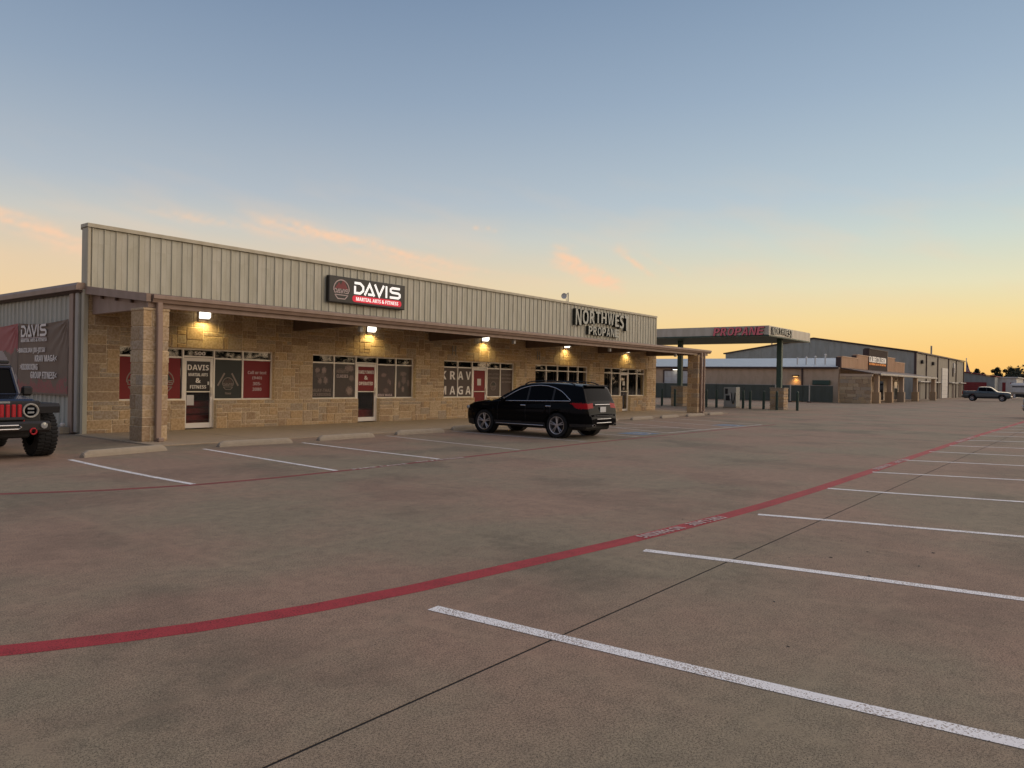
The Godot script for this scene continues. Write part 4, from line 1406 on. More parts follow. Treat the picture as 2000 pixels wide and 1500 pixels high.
# ------------------------------------------------------------------ propane canopy
func build_propane() -> void:
	var c := thing("fuel_canopy", "flat propane station canopy with pale fascia on green steel posts", "canopy", Vector3(50.2, 0, -1.4))
	var x0 := -4.05
	var x1 := 4.05
	var z0 := -6.2
	var z1 := 5.8
	var ya := 4.62
	var yb := 5.27
	# fascia boards with joints, one part each
	for q in [[Vector3(x0, ya, z1 - 0.08), Vector3(x0 + 4.3, yb, z1)], [Vector3(x0 + 4.304, ya, z1 - 0.08), Vector3(x1, yb, z1)], [Vector3(x0, ya, z0), Vector3(x1, yb, z0 + 0.08)], [Vector3(x0, ya, z0 + 0.081), Vector3(x0 + 0.08, yb, z1 - 0.081)], [Vector3(x1 - 0.08, ya, z0 + 0.081), Vector3(x1, yb, z1 - 0.081)]]:
		var mb := MB.new()
		mb.span(q[0], q[1], 0.012)
		part("fascia", mb, mats.canopy_white, c)
	var dk := MB.new()
	dk.span(Vector3(x0 + 0.09, 4.66, z0 + 0.09), Vector3(x1 - 0.09, 4.76, z1 - 0.09))
	part("deck", dk, mats.green_steel, c)
	var tr := MB.new()
	for q in [[x0 - 0.02, x0 - 0.001], [x1 + 0.001, x1 + 0.02]]: tr.span(Vector3(q[0], ya, z0), Vector3(q[1], ya + 0.09, z1))
	tr.span(Vector3(x0, ya, z1 + 0.001), Vector3(x1, ya + 0.07, z1 + 0.02))
	part("lower_trim", tr, mats.green_steel, c)
	for z in [-2.1, 5.05]:
		var ps := MB.new()
		ps.span(Vector3(0.0, 1.3, z - 0.16), Vector3(0.3, 4.66, z + 0.16), 0.015)
		part("post", ps, mats.green_steel, c)
		var pier := node("stone_pier", c)
		var y := 0.001
		var k := 0
		while y < 1.3:
			var h := minf(rng.randf_range(0.15, 0.26), 1.38 - y)
			if 1.38 - y - h < 0.1: h = 1.38 - y
			var f := rng.randf_range(0.3, 0.7)
			for e in 2:
				var st := MB.new()
				var j := rng.randf() * 0.02
				var lo := Vector3(-0.28 - j, y, z - 0.45 - j)
				var hi := Vector3(0.55 + j, y + h - 0.012, z + 0.45 + j)
				if k % 2 == 0:
					if e == 0: hi.z = z - 0.45 + 0.9 * f - 0.006
					else: lo.z = z - 0.45 + 0.9 * f + 0.006
				else:
					if e == 0: hi.x = -0.28 + 0.83 * f - 0.006
					else: lo.x = -0.28 + 0.83 * f + 0.006
				st.span(lo, hi, 0.012)
				part("stone", st, mats["stone%d" % (rng.randi() % 7)], pier)
			y += h
			k += 1
		var cp := MB.new()
		cp.span(Vector3(-0.32, 1.385, z - 0.49), Vector3(0.59, 1.44, z + 0.49), 0.015)
		part("base_cap", cp, mats.stone6, c)
	var s1 := thing("channel_letter_sign", "pink slanted letters reading PROPANE on the fuel canopy", "sign", Vector3(46.12, 4.62, 2.5))
	var word := "PROPANE"
	for i in 7:
		var sh := Basis(Vector3(0, 0, 1), Vector3(0, 1, 0.18), Vector3(-1, 0, 0))
		channel(s1, word[i], Vector3(-0.001, 0.33, -1.42 + i * 0.47), Vector2(0.42, 0.52), 0.08, mats.letter_pink, mats.letter_maroon, sh)
	var s2 := thing("channel_letter_sign", "dark outlined letters reading NORTHWEST on the fuel canopy end", "sign", Vector3(46.5, 4.66, 4.43))
	word = "NORTHWEST"
	for i in 9:
		var h := 0.36 + 0.12 * pow(absf(i - 4.0) / 4.0, 1.6)
		channel(s2, word[i], Vector3(0.24 + i * 0.42, 0.55 - h * 0.5, 0), Vector2(0.37, h), 0.05, mats.letter_face, mats.letter_side)
	# bollards round the island
	var pz := [-4.31, -3.35, -0.85, -0.29, 1.51, 2.14, 2.87, 3.95, 5.19]
	var px := [49.2, 49.3, 49.0, 49.4, 49.6, 49.2, 49.7, 49.1, 49.3]
	var says := ["green bollard nearest the shop's right wall", "green bollard left of the far canopy pier", "green bollard just right of the shop's end column", "green bollard second right of the shop's end column", "green bollard just right of the gas dispenser", "green bollard second right of the gas dispenser", "green bollard third right of the gas dispenser", "green bollard against the near canopy pier", "green bollard standing alone right of the near canopy pier"]
	var bm := MB.new()
	bm.lathe([Vector2(0.085, 0.0), Vector2(0.085, 1.14), Vector2(0.07, 1.2), Vector2(0.035, 1.235), Vector2(0.001, 1.245)], Transform3D(Basis(Vector3(0, 0, 1), Vector3(1, 0, 0), Vector3(0, 1, 0)), Vector3.ZERO), 14)
	var mesh := bm.mesh()
	for i in 9:
		var o := put("bollard", mesh, mats.green_dark)
		o.position = Vector3(px[i], 0.001, pz[i])
		tag(o, says[i], "bollard", "bollards round the propane island")
	var g := thing("propane_dispenser", "white propane dispenser cabinet among the green bollards", "dispenser", Vector3(50.0, 0, 0.42))
	var cb := MB.new()
	cb.span(Vector3(0, 0.08, -0.45), Vector3(0.7, 1.42, 0.42), 0.02)
	part("cabinet", cb, mats.cabinet_grey, g)
	var bs := MB.new()
	bs.span(Vector3(-0.05, 0.001, -0.5), Vector3(0.75, 0.078, 0.47), 0.01)
	part("plinth", bs, mats.stop_concrete, g)
	for q in [[0.95, 1.32, -0.36, -0.16, "dark_plastic"], [0.5, 0.85, -0.3, 0.0, "dark_plastic"], [0.62, 1.02, -0.02, 0.12, "paper"], [0.2, 0.42, -0.32, 0.08, "grey_pipe"]]:
		var pn := MB.new()
		pn.span(Vector3(-0.02, q[0], q[2]), Vector3(-0.001, q[1], q[3]), 0.004)
		part("panel", pn, mats[q[4]], g)
	var ho := MB.new()
	var hp := []
	for i in 12: hp.append(Vector3(-0.08, 1.05 - 0.75 * sin(PI * i / 11.0), 0.1 + 0.3 * i / 11.0))
	ho.tube(hp, 0.03, 6)
	part("hose", ho, mats.rubber, g)

# ------------------------------------------------------------------ buildings beyond
func ribs(mb: MB, a: Vector3, along: Vector3, out: Vector3, n: int, step: float, h: float) -> void:  # upright ribs on a metal wall
	for i in n:
		var p := a + along * (i * step)
		mb.box(p + Vector3(0, h * 0.5, 0) + out * 0.02, Vector3(0.05, h, 0.05) if absf(along.x) > 0.5 else Vector3(0.05, h, 0.05))

func build_tan_building() -> void:
	var b := thing("tan_building", "low tan metal building with pale blue roof behind the propane canopy", "building", Vector3(78, 0, 0))
	var bays := [[-44.0, -25.0], [-25.0, -12.0], [-12.0, -3.5], [-3.48, -0.05]]
	for q in bays:
		var w := MB.new()
		w.span(Vector3(0, 0, q[0]), Vector3(0.2, 3.36, q[1] - 0.01))
		part("wall_bay", w, mats.tan_wall, b)
	var bw := MB.new()
	bw.span(Vector3(0.2, 0, -0.25), Vector3(29.6, 3.46, -0.05))
	bw.span(Vector3(29.4, 0, -44), Vector3(29.6, 3.4, -0.26))
	part("front_wall", bw, mats.tan_wall, b)
	var rf := MB.new()
	extz(rf, [Vector2(-0.25, 3.42), Vector2(14.5, 4.78), Vector2(29.7, 3.42), Vector2(29.7, 3.52), Vector2(14.5, 4.9), Vector2(-0.25, 3.52)], -44.3, -0.3)
	part("roof", rf, mats.blue_roof, b)
	var sm := MB.new()
	for i in 72: sm.box(Vector3(7.1, 4.195, -43.8 + i * 0.61), Vector3(14.6, 0.04, 0.04), 0.0, Basis(Vector3(0, 0, 1), 0.0919))
	part("roof_seams", sm, mats.blue_roof, b)
	var gt := MB.new()
	gt.span(Vector3(-0.38, 3.33, -44.3), Vector3(-0.26, 3.5, 0.0), 0.02)
	part("gutter", gt, mats.dark_brown, b)
	var dn := MB.new()
	dn.span(Vector3(-0.12, 0, -3.6), Vector3(-0.01, 3.33, -3.44), 0.01)
	part("downspout", dn, mats.dark_brown, b)
	var dr := MB.new()
	for i in 5: dr.span(Vector3(-0.05, 0.02 + i * 0.6, -18.8), Vector3(-0.005, 0.605 + i * 0.6, -15.4), 0.008)
	part("rolling_door", dr, mats.white_metal, b)
	var df := MB.new()
	for q in [[-18.98, -18.81], [-15.39, -15.22]]: df.span(Vector3(-0.08, 0, q[0]), Vector3(-0.001, 3.15, q[1]))
	df.span(Vector3(-0.08, 3.03, -18.8), Vector3(-0.001, 3.18, -15.4))
	part("door_frame", df, mats.dark_trim, b)
	var vt := [[-5.0, 0.42], [-4.1, 0.52], [-3.2, 0.6], [-2.2, 0.8]]
	for q in vt:
		var vp := MB.new()
		vp.tube([Vector3(3.0, 3.7, q[0]), Vector3(3.0, 4.0 + q[1], q[0])], 0.08, 8)
		vp.lathe([Vector2(0.14, 0.0), Vector2(0.1, 0.1), Vector2(0.001, 0.14)], Transform3D(Basis(Vector3(0, 0, 1), Vector3(1, 0, 0), Vector3(0, 1, 0)), Vector3(3.0, 4.0 + q[1], q[0])), 8)
		part("roof_vent", vp, mats.white_metal, b)
	var hv := MB.new()
	hv.span(Vector3(-0.5, 1.72, -2.4), Vector3(-0.001, 2.18, -0.8), 0.02)
	hv.span(Vector3(-0.52, 1.8, -2.2), Vector3(-0.501, 2.1, -1.2))
	part("air_conditioner", hv, mats.green_steel, b)
	# stepped parapet over the entrance
	var steps := [[0.6, 6.3, 4.52], [6.32, 10.9, 4.9], [10.92, 19.8, 5.76], [19.82, 23.9, 5.1], [23.92, 29.5, 4.68]]
	for i in 5:
		var q: Array = steps[i]
		var w := MB.new()
		var zf := 0.12 if i == 2 else 0.05
		w.span(Vector3(q[0], 3.47, -0.35), Vector3(q[1], q[2], zf))
		var x: float = q[0] + 0.1
		while x < q[1] - 0.05:
			w.span(Vector3(x, 3.48, zf), Vector3(x + 0.05, q[2] - 0.02, zf + 0.04))
			x += 0.46
		part("stepped_parapet", w, mats.dark_brown if i == 2 else mats.peach_wall, b)
		var cp := MB.new()
		cp.span(Vector3(q[0] - 0.02, q[2] + 0.001, -0.38), Vector3(q[1] - 0.005, q[2] + 0.07, zf + 0.07))
		part("parapet_cap", cp, mats.dark_brown if i == 2 else mats.peach_wall, b)
		var en := MB.new()
		en.span(Vector3(q[0] - 0.03, 3.47, -0.5), Vector3(q[0] - 0.003, q[2] - 0.02, -0.02))
		part("parapet_end", en, mats.dark_brown, b)
	# porch
	var pr := MB.new()
	extx(pr, [Vector2(0.06, 3.36), Vector2(3.1, 2.84), Vector2(3.1, 2.94), Vector2(0.06, 3.46)], 0.0, 33.0)
	part("porch_roof", pr, mats.dark_brown, b)
	var pg := MB.new()
	pg.span(Vector3(2.4, 2.74, 3.11), Vector3(33.0, 2.95, 3.25), 0.03)
	part("porch_gutter", pg, mats.grey_pipe, b)
	var gb := MB.new()
	extz(gb, [Vector2(-0.05, 2.6), Vector2(0.15, 2.6), Vector2(0.15, 2.84), Vector2(-0.05, 2.84)], 0.05, 3.05)
	part("porch_beam", gb, mats.tan_wall, b)
	# stone end wall of the porch, in blocks
	var y := 0.02
	while y < 2.55:
		var h := rng.randf_range(0.22, 0.4)
		h = minf(h, 2.59 - y)
		var z := 0.06
		while z < 2.9:
			var l := minf(rng.randf_range(0.4, 0.95), 2.95 - z)
			if 2.95 - z - l < 0.2: l = 2.95 - z
			var st := MB.new()
			st.span(Vector3(-0.08 - rng.randf() * 0.03, y, z), Vector3(0.12, y + h - 0.015, z + l - 0.015), 0.01)
			part("stone", st, mats["stone%d" % (rng.randi() % 7)], b)
			z += l
		y += h
	for x in [2.5, 8.0, 13.7, 21.2, 32.6]:
		var pc := MB.new()
		pc.span(Vector3(x - 0.22, 1.1, 2.62), Vector3(x + 0.22, 2.84, 3.06), 0.015)
		part("porch_post", pc, mats.tan_wall, b)
		var pb := MB.new()
		pb.span(Vector3(x - 0.34, 0.001, 2.5), Vector3(x + 0.34, 1.1, 3.18), 0.02)
		part("post_base", pb, mats["stone%d" % (int(x) % 7)], b)
	for x in [5.0, 10.5, 16.5, 24.0]:
		var dw := MB.new()
		dw.span(Vector3(x, 0.1, -0.05), Vector3(x + 1.8, 2.3, 0.0), 0.01)
		part("shop_door", dw, mats.car_glass, b)
		var dff := MB.new()
		dff.span(Vector3(x - 0.12, 0.1, -0.049), Vector3(x - 0.005, 2.42, 0.03))
		dff.span(Vector3(x + 1.805, 0.1, -0.049), Vector3(x + 1.92, 2.42, 0.03))
		part("door_frame", dff, mats.white_metal, b)
	# lit fascia sign on the tower
	var s := thing("lit_letter_sign", "glowing white letters on the dark stepped parapet of the tan building", "sign", Vector3(88.3, 4.0, 0.2))
	text(s, "sign_lettering", "CALIBER COLLISION", mats.sign_lit, Vector3(4.05, 0.64, 0.06), Vector2(7.7, 0.62), 0.015, Basis.IDENTITY, plain)
	text(s, "sign_lettering", "RESTORING YOU TO THE RHYTHM", mats.sign_orange, Vector3(4.05, 0.12, 0.06), Vector2(7.6, 0.22), 0.015, Basis.IDENTITY, plain)
	# wall lamp
	var l := thing("wall_lamp", "lit warm wall lamp on the tan building's side wall", "lamp", Vector3(77.97, 2.5, -4.15))
	var lh := MB.new()
	lh.span(Vector3(-0.35, 0.06, -0.3), Vector3(-0.001, 0.18, 0.3), 0.02)
	part("shade", lh, mats.dark_brown, l)
	var ll := MB.new()
	ll.span(Vector3(-0.28, 0.0, -0.2), Vector3(-0.04, 0.058, 0.2), 0.01)
	part("lens", ll, mats.lamp_warm, l)
	var sp := SpotLight3D.new()
	sp.name = "lamp_light"
	sp.light_color = C(255, 190, 100)
	sp.light_energy = 1.6
	sp.spot_angle = 72.0
	sp.spot_range = 10.0
	sp.spot_attenuation = 2.0
	sp.light_size = 0.15
	sp.shadow_enabled = true
	l.add_child(sp)
	sp.position = Vector3(-0.2, -0.03, 0)
	sp.rotation_degrees.x = -90.0
	var l2 := thing("wall_lamp", "lit white wall lamp over the rolling door of the tan building", "lamp", Vector3(77.97, 3.12, -17.3))
	var lh2 := MB.new()
	lh2.span(Vector3(-0.4, 0.06, -0.5), Vector3(-0.001, 0.16, 0.2), 0.02)
	part("shade", lh2, mats.dark_brown, l2)
	var lw := MB.new()
	lw.span(Vector3(-0.36, 0.0, -0.3), Vector3(-0.06, 0.058, 0.16), 0.01)
	part("lens", lw, mats.lamp, l2)

func build_fence() -> void:
	var f := thing("screen_fence", "dark green screened fence in front of the tan building", "fence", Vector3(76.6, 0, 0))
	var z := -24.0
	while z < -0.3:
		var w := minf(3.0, -0.12 - z)
		var p := MB.new()
		p.span(Vector3(-0.02, 0.05, z + 0.05), Vector3(0.02, 1.62, z + w - 0.05))
		part("screen_panel", p, mats.fence_green, f)
		var ps := MB.new()
		ps.tube([Vector3(0, 0, z), Vector3(0, 1.66, z)], 0.04, 8)
		part("post", ps, mats.fence_green, f)
		z += 3.0
	var tr := MB.new()
	tr.tube([Vector3(0, 1.64, -24), Vector3(0, 1.64, -0.12)], 0.025, 6)
	part("top_rail", tr, mats.grey_pipe, f)
	var zz := [-5.0, -3.55, -1.75]
	var says := ["pale pipe post before the dark fence, left of three", "pale pipe post before the dark fence, middle of three", "pale pipe post before the dark fence, right of three"]
	for i in 3:
		var o := thing("pipe_post", says[i], "post", Vector3(74.5, 0, zz[i]), 0.0, "pipe posts before the dark fence")
		var pm := MB.new()
		pm.tube([Vector3(0, 0, 0), Vector3(0, 1.72, 0)], 0.06, 8)
		part("pipe", pm, mats.grey_pipe, o)
		var pc := MB.new()
		pc.span(Vector3(-0.16, 0.001, -0.16), Vector3(0.16, 0.12, 0.16), 0.02)
		part("foot", pc, mats.dark_brown, o)

func build_grey_building() -> void:
	var b := thing("grey_building", "tall grey metal hall with a gable behind the tan building", "building", Vector3(115.5, 0, 0))
	var zc := -13.7
	var gable := MB.new()
	gable.prism(PackedVector2Array([Vector2(-27.3, 0), Vector2(-0.15, 0), Vector2(-0.15, 6.4), Vector2(zc, 8.55), Vector2(-27.3, 6.45)]), Transform3D(Basis(Vector3(0, 0, 1), Vector3(0, 1, 0), Vector3(-1, 0, 0)), Vector3(0.3, 0, 0)), 0.3)
	part("gable_wall", gable, mats.grey_wall, b)
	var rb := MB.new()
	for i in 30:
		var z := -27.0 + i * 0.9
		var top := 6.4 + 2.1 * (1.0 - absf(z - zc) / 13.6)
		rb.span(Vector3(-0.035, 0.02, z), Vector3(-0.001, top - 0.1, z + 0.06))
	part("wall_rib", rb, mats.grey_wall, b)
	var rf := MB.new()
	extx(rf, [Vector2(-27.6, 6.42), Vector2(zc, 8.6), Vector2(0.1, 6.42), Vector2(0.1, 6.6), Vector2(zc, 8.78), Vector2(-27.6, 6.6)], -0.25, 43.0)
	part("roof", rf, mats.dark_brown, b)
	var xs := [0.0, 7.5, 16.6, 26.4, 34.2, 42.6]
	for i in 5:
		var w := MB.new()
		w.span(Vector3(xs[i] + (0.31 if i == 0 else 0.0), 0, -0.5), Vector3(xs[i + 1] - 0.01, 6.41, -0.15))
		part("wall_bay", w, mats.grey_wall2, b)
	for x in xs:
		var t := MB.new()
		t.span(Vector3(x - 0.16, 0, -0.3), Vector3(x + 0.16, 6.41, -0.02))
		part("pilaster", t, mats.dark_brown, b)
	var rw := MB.new()
	rw.span(Vector3(42.3, 0, -27.2), Vector3(42.6, 6.4, -0.51))
	rw.span(Vector3(0.31, 0, -27.3), Vector3(42.29, 6.4, -27.0))
	part("rear_wall", rw, mats.grey_wall, b)
	var dr := MB.new()
	for i in 8: dr.span(Vector3(20.4, 0.02 + i * 0.6, -0.148), Vector3(25.6, 0.6 + i * 0.6, -0.06), 0.01)
	part("rolling_door", dr, mats.white_metal, b)
	for q in [[8.2, 16.0, 2.4], [17.2, 20.2, 2.4], [27.0, 33.6, 2.45], [36.5, 42.2, 2.5], [1.0, 7.0, 2.4]]:
		var aw := MB.new()
		aw.span(Vector3(q[0], q[2], -0.148), Vector3(q[1], q[2] + 0.13, 0.4), 0.02)
		part("awning", aw, mats.white_metal, b)
	for q in [[2.0, 3.4], [10.0, 11.5], [18.0, 19.4], [30.5, 32.4], [37.5, 40.5]]:
		var dw := MB.new()
		dw.span(Vector3(q[0], 0.05, -0.149), Vector3(q[1], 2.3, -0.09), 0.01)
		part("door", dw, mats.dark_brown, b)
	for x in [3.5, 11.8]:
		var lt := MB.new()
		lt.span(Vector3(x, 5.0, -0.149), Vector3(x + 0.9, 5.5, 0.15), 0.03)
		part("flood_light", lt, mats.dark_plastic, b)
	for q in [[31.2, 5.0, 0.5, 0.9], [31.9, 4.2, 0.5, 1.6], [30.6, 3.6, 0.5, 1.5]]:
		var sg := MB.new()
		sg.span(Vector3(q[0], q[1], -0.149), Vector3(q[0] + q[2], q[1] + q[3], 0.0), 0.02)
		part("wall_sign", sg, mats.white_metal if q[1] > 3.8 else mats.dark_brown, b)
	for q in [[-20.0, 7.6], [14.0, 0.0]]:
		var vp := MB.new()
		if q[1] > 0: vp.tube([Vector3(3, 7.2, -21), Vector3(3, 8.2, -21)], 0.1, 8)
		else: vp.tube([Vector3(q[0], 6.6, -0.6), Vector3(q[0], 8.0, -0.6)], 0.12, 8)
		part("roof_vent", vp, mats.grey_pipe, b)
	var d := thing("distant_building", "low grey gabled roof far behind the fuel canopy", "building", Vector3(112, 0, -50))
	var dw2 := MB.new()
	dw2.span(Vector3(0, 0, -16), Vector3(20, 4.3, 18.0))
	part("wall", dw2, mats.grey_wall2, d)
	var dr2 := MB.new()
	extx(dr2, [Vector2(-17, 4.31), Vector2(3, 6.1), Vector2(20, 4.31), Vector2(20, 4.45), Vector2(3, 6.25), Vector2(-17, 4.45)], -0.4, 20.4)
	part("roof", dr2, mats.blue_roof, d)

func build_far() -> void:
	# storage buildings beyond the hall
	var a := thing("storage_building", "grey storage building with a wide red door beyond the hall", "building", Vector3(166, 0, 0))
	var w := MB.new()
	extx(w, [Vector2(-8.0, 0), Vector2(3.9, 0), Vector2(3.9, 3.85), Vector2(-1.2, 4.65), Vector2(-8.0, 3.8)], 0, 10)
	part("wall", w, mats.storage_grey, a)
	var r := MB.new()
	extx(r, [Vector2(-8.3, 3.83), Vector2(-1.2, 4.7), Vector2(4.1, 3.88), Vector2(4.1, 4.02), Vector2(-1.2, 4.86), Vector2(-8.3, 3.98)], -0.3, 10.3)
	part("roof", r, mats.barn_red, a)
	var dd := MB.new()
	for i in 5: dd.span(Vector3(-0.1, 0.05 + i * 0.56, -4.5), Vector3(-0.005, 0.6 + i * 0.56, 2.6), 0.01)
	part("rolling_door", dd, mats.barn_red, a)
	var specs := [[172.0, 4.3, 9.2, 3.75, "white storage building with red posts, nearer of the two"], [196.0, 8.2, 13.0, 3.7, "white storage building with red posts, farther of the two"]]
	for q in specs:
		var s := thing("storage_building", q[4], "building", Vector3(q[0], 0, q[1]))
		var sw := MB.new()
		var L: float = q[2] - q[1]
		sw.span(Vector3(0, 0, -5), Vector3(14, q[3], L * 0.5))
		part("wall", sw, mats.white_metal, s)
		var sr := MB.new()
		sr.span(Vector3(-0.3, q[3] + 0.001, -5.3), Vector3(14.3, q[3] + 0.22, L * 0.5 + 0.3))
		part("roof", sr, mats.barn_red if q[0] > 180 else mats.white_metal, s)
		for i in 6:
			var dp := MB.new()
			dp.span(Vector3(-0.06, 0.02, -4.8 + i * 1.25), Vector3(-0.004, 2.9, -4.8 + i * 1.25 + 0.55), 0.01)
			part("door", dp, mats.barn_red, s)
	# travel trailer
	var t := thing("travel_trailer", "long white travel trailer with dark stripe at the far right", "trailer", Vector3(142, 0, 11.2))
	var tb := MB.new()
	tb.box(Vector3(0, 1.75, 0.6), Vector3(2.4, 1.75, 6.8), 0.3)
	part("body", tb, mats.white_metal, t)
	var ts := MB.new()
	ts.span(Vector3(-1.22, 1.95, -2.4), Vector3(-1.205, 2.12, 3.6))
	part("stripe", ts, mats.dark_plastic, t)
	for z in [-0.2, 0.75]:
		var wh := MB.new()
		wh.lathe([Vector2(0.05, -0.1), Vector2(0.36, -0.1), Vector2(0.4, -0.05), Vector2(0.4, 0.05), Vector2(0.36, 0.1), Vector2(0.05, 0.1)], Transform3D(Basis(Vector3.UP, PI / 2), Vector3(-1.05, 0.4, z)), 16)
		part("wheel", wh, mats.rubber, t)
	var tx := MB.new()
	tx.span(Vector3(-1.0, 0.4, -2.0), Vector3(1.0, 0.875, 3.0))
	part("chassis", tx, mats.dark_plastic, t)
	# flag on its pole
	var f := thing("flag_pole", "drooping striped flag on a tall pole beside the grey hall", "flag", Vector3(168, 0, -1.0))
	var po := MB.new()
	po.tube([Vector3(0, 0, 0), Vector3(0, 7.3, 0)], 0.07, 8)
	po.lathe([Vector2(0.001, 0.0), Vector2(0.12, 0.08), Vector2(0.12, 0.14), Vector2(0.001, 0.22)], Transform3D(Basis(Vector3(0, 0, 1), Vector3(1, 0, 0), Vector3(0, 1, 0)), Vector3(0, 7.25, 0)), 10)
	part("pole", po, mats.white_metal, f)
	var fl := MB.new()
	fl.use_col = true
	var P := func(i: int, j: int) -> Vector3:
		var u := i / 16.0
		var v := j / 26.0
		var drop := u * u * 1.2 + u * 0.9
		return Vector3(0.12 * sin(u * 14.0 + v * 2.0) * u, 6.9 - v * 2.1 - drop * (1.0 - 0.35 * v), 0.06 + u * (0.45 + 0.9 * v))
	for i in 16:
		for j in 26:
			var red := (j / 2) % 2 == 0
			fl.cc = Color(0.30, 0.035, 0.045) if red else Color(0.52, 0.50, 0.48)
			if i < 7 and j < 14: fl.cc = Color(0.03, 0.04, 0.12)
			fl.quad(P.call(i, j), P.call(i + 1, j), P.call(i + 1, j + 1), P.call(i, j + 1))
	part("flag", fl, mats.print, f)
	# trees on the skyline
	var trees := [[212, 7.0, 6.2, 7.4, "large dark rounded tree at the right edge of the skyline"], [206, 12.5, 6.0, 8.6, "tall dark tree mostly cut off by the right edge of the picture"], [228, -6.0, 1.7, 5.6, "small dark tree above the grey storage roof, leftmost"], [230, -2.4, 1.6, 5.9, "small dark tree above the grey storage roof, second from left"], [226, 1.3, 2.1, 6.6, "ragged dark tree rising above the storage roofs"], [232, 4.6, 1.9, 5.7, "dark bushy tree right of the ragged tree"], [236, 8.4, 2.0, 5.3, "low dark tree behind the white storage building"], [250, -10, 3.0, 5.0, "dark tree partly behind the flag"]]
	for q in trees: build_tree(Vector3(q[0], 0, q[1]), q[2], q[3] * (1.0 if q[2] > 4 else 1.3), q[4])

func build_tree(at: Vector3, r: float, top: float, label: String) -> void:
	var t := thing("tree", label, "tree", at, 0.0, "trees on the skyline")
	var tk := MB.new()
	tk.tube([Vector3(0, 0, 0), Vector3(0.05, top * 0.3, 0.02), Vector3(-0.02, top * 0.62, 0.05)], 0.16, 7)
	for i in 5:
		var a := TAU * i / 5.0
		tk.tube([Vector3(0, top * 0.35, 0), Vector3(cos(a) * r * 0.35, top * 0.55, sin(a) * r * 0.35), Vector3(cos(a) * r * 0.6, top * 0.72, sin(a) * r * 0.6)], 0.06, 5)
	part("trunk", tk, mats.bark, t)
	var cr := MB.new()
	cr.use_col = true
	var clumps := []
	for i in 26:
		var d := Vector3(rng.randfn(), rng.randfn() * 0.8, rng.randfn()).normalized() * pow(rng.randf(), 0.4)
		clumps.append([Vector3(d.x * r * 0.78, top * 0.62 + d.y * top * 0.32, d.z * r * 0.78), r * rng.randf_range(0.24, 0.46)])
	for q in clumps:
		for k in 260:
			var d := Vector3(rng.randfn(), rng.randfn(), rng.randfn()).normalized() * pow(rng.randf(), 0.33)
			var p: Vector3 = q[0] + d * q[1]
			if p.y > top: continue
			var s := rng.randf_range(0.06, 0.15) * (0.6 + r * 0.15)
			var b := Basis(Vector3(rng.randfn(), rng.randfn(), rng.randfn()).normalized(), rng.randf() * TAU)
			var g := rng.randf_range(0.6, 1.3)
			cr.cc = Color(0.035 * g, 0.045 * g, 0.022 * g)
			cr.quad(p + b * Vector3(-s, 0, -s * 0.6), p + b * Vector3(s, 0, -s * 0.6), p + b * Vector3(s * 0.6, 0, s), p + b * Vector3(-s * 0.6, 0, s))
	part("crown", cr, mats.leaf, t)

func build_tree_line() -> void:  # the wood across the car park, out of the picture, that the shop windows mirror
	var mb := MB.new()
	mb.use_col = true
	for i in 900:
		var x := rng.randf_range(10.0, 175.0)
		var h := 7.5 + 2.5 * sin(x * 0.21) + 1.5 * sin(x * 0.67 + 1.0)
		var c := Vector3(x, pow(rng.randf(), 0.8) * h, rng.randf_range(50.0, 56.0))
		for k in 16:
			var p := c + Vector3(rng.randfn(), rng.randfn() * 0.7, rng.randfn()) * 0.7
			if p.y < 0.1: continue
			var s := rng.randf_range(0.25, 0.5)
			var b := Basis(Vector3(rng.randfn(), rng.randfn(), rng.randfn()).normalized(), rng.randf() * TAU)
			var g := rng.randf_range(0.6, 1.3)
			mb.cc = Color(0.04 * g, 0.05 * g, 0.024 * g)
			mb.quad(p + b * Vector3(-s, 0, -s * 0.6), p + b * Vector3(s, 0, -s * 0.6), p + b * Vector3(s * 0.6, 0, s), p + b * Vector3(-s * 0.6, 0, s))
	var o := part("tree_line", mb, mats.leaf)
	o.set_meta("kind", "stuff")
	tag(o, "dark wood across the car park, behind the camera's right", "trees")

# ------------------------------------------------------------------ vehicles
func cv(k: Array, s: float) -> float:
	if s <= k[0][0]: return k[0][1]
	for i in k.size() - 1:
		if s <= k[i + 1][0]:
			return lerpf(k[i][1], k[i + 1][1], (s - k[i][0]) / (k[i + 1][0] - k[i][0]))
	return k[-1][1]

func soft(k: Array, s: float, r: float) -> float:
	return (cv(k, s - r) + cv(k, s - r * 0.5) + cv(k, s) + cv(k, s + r * 0.5) + cv(k, s + r)) / 5.0

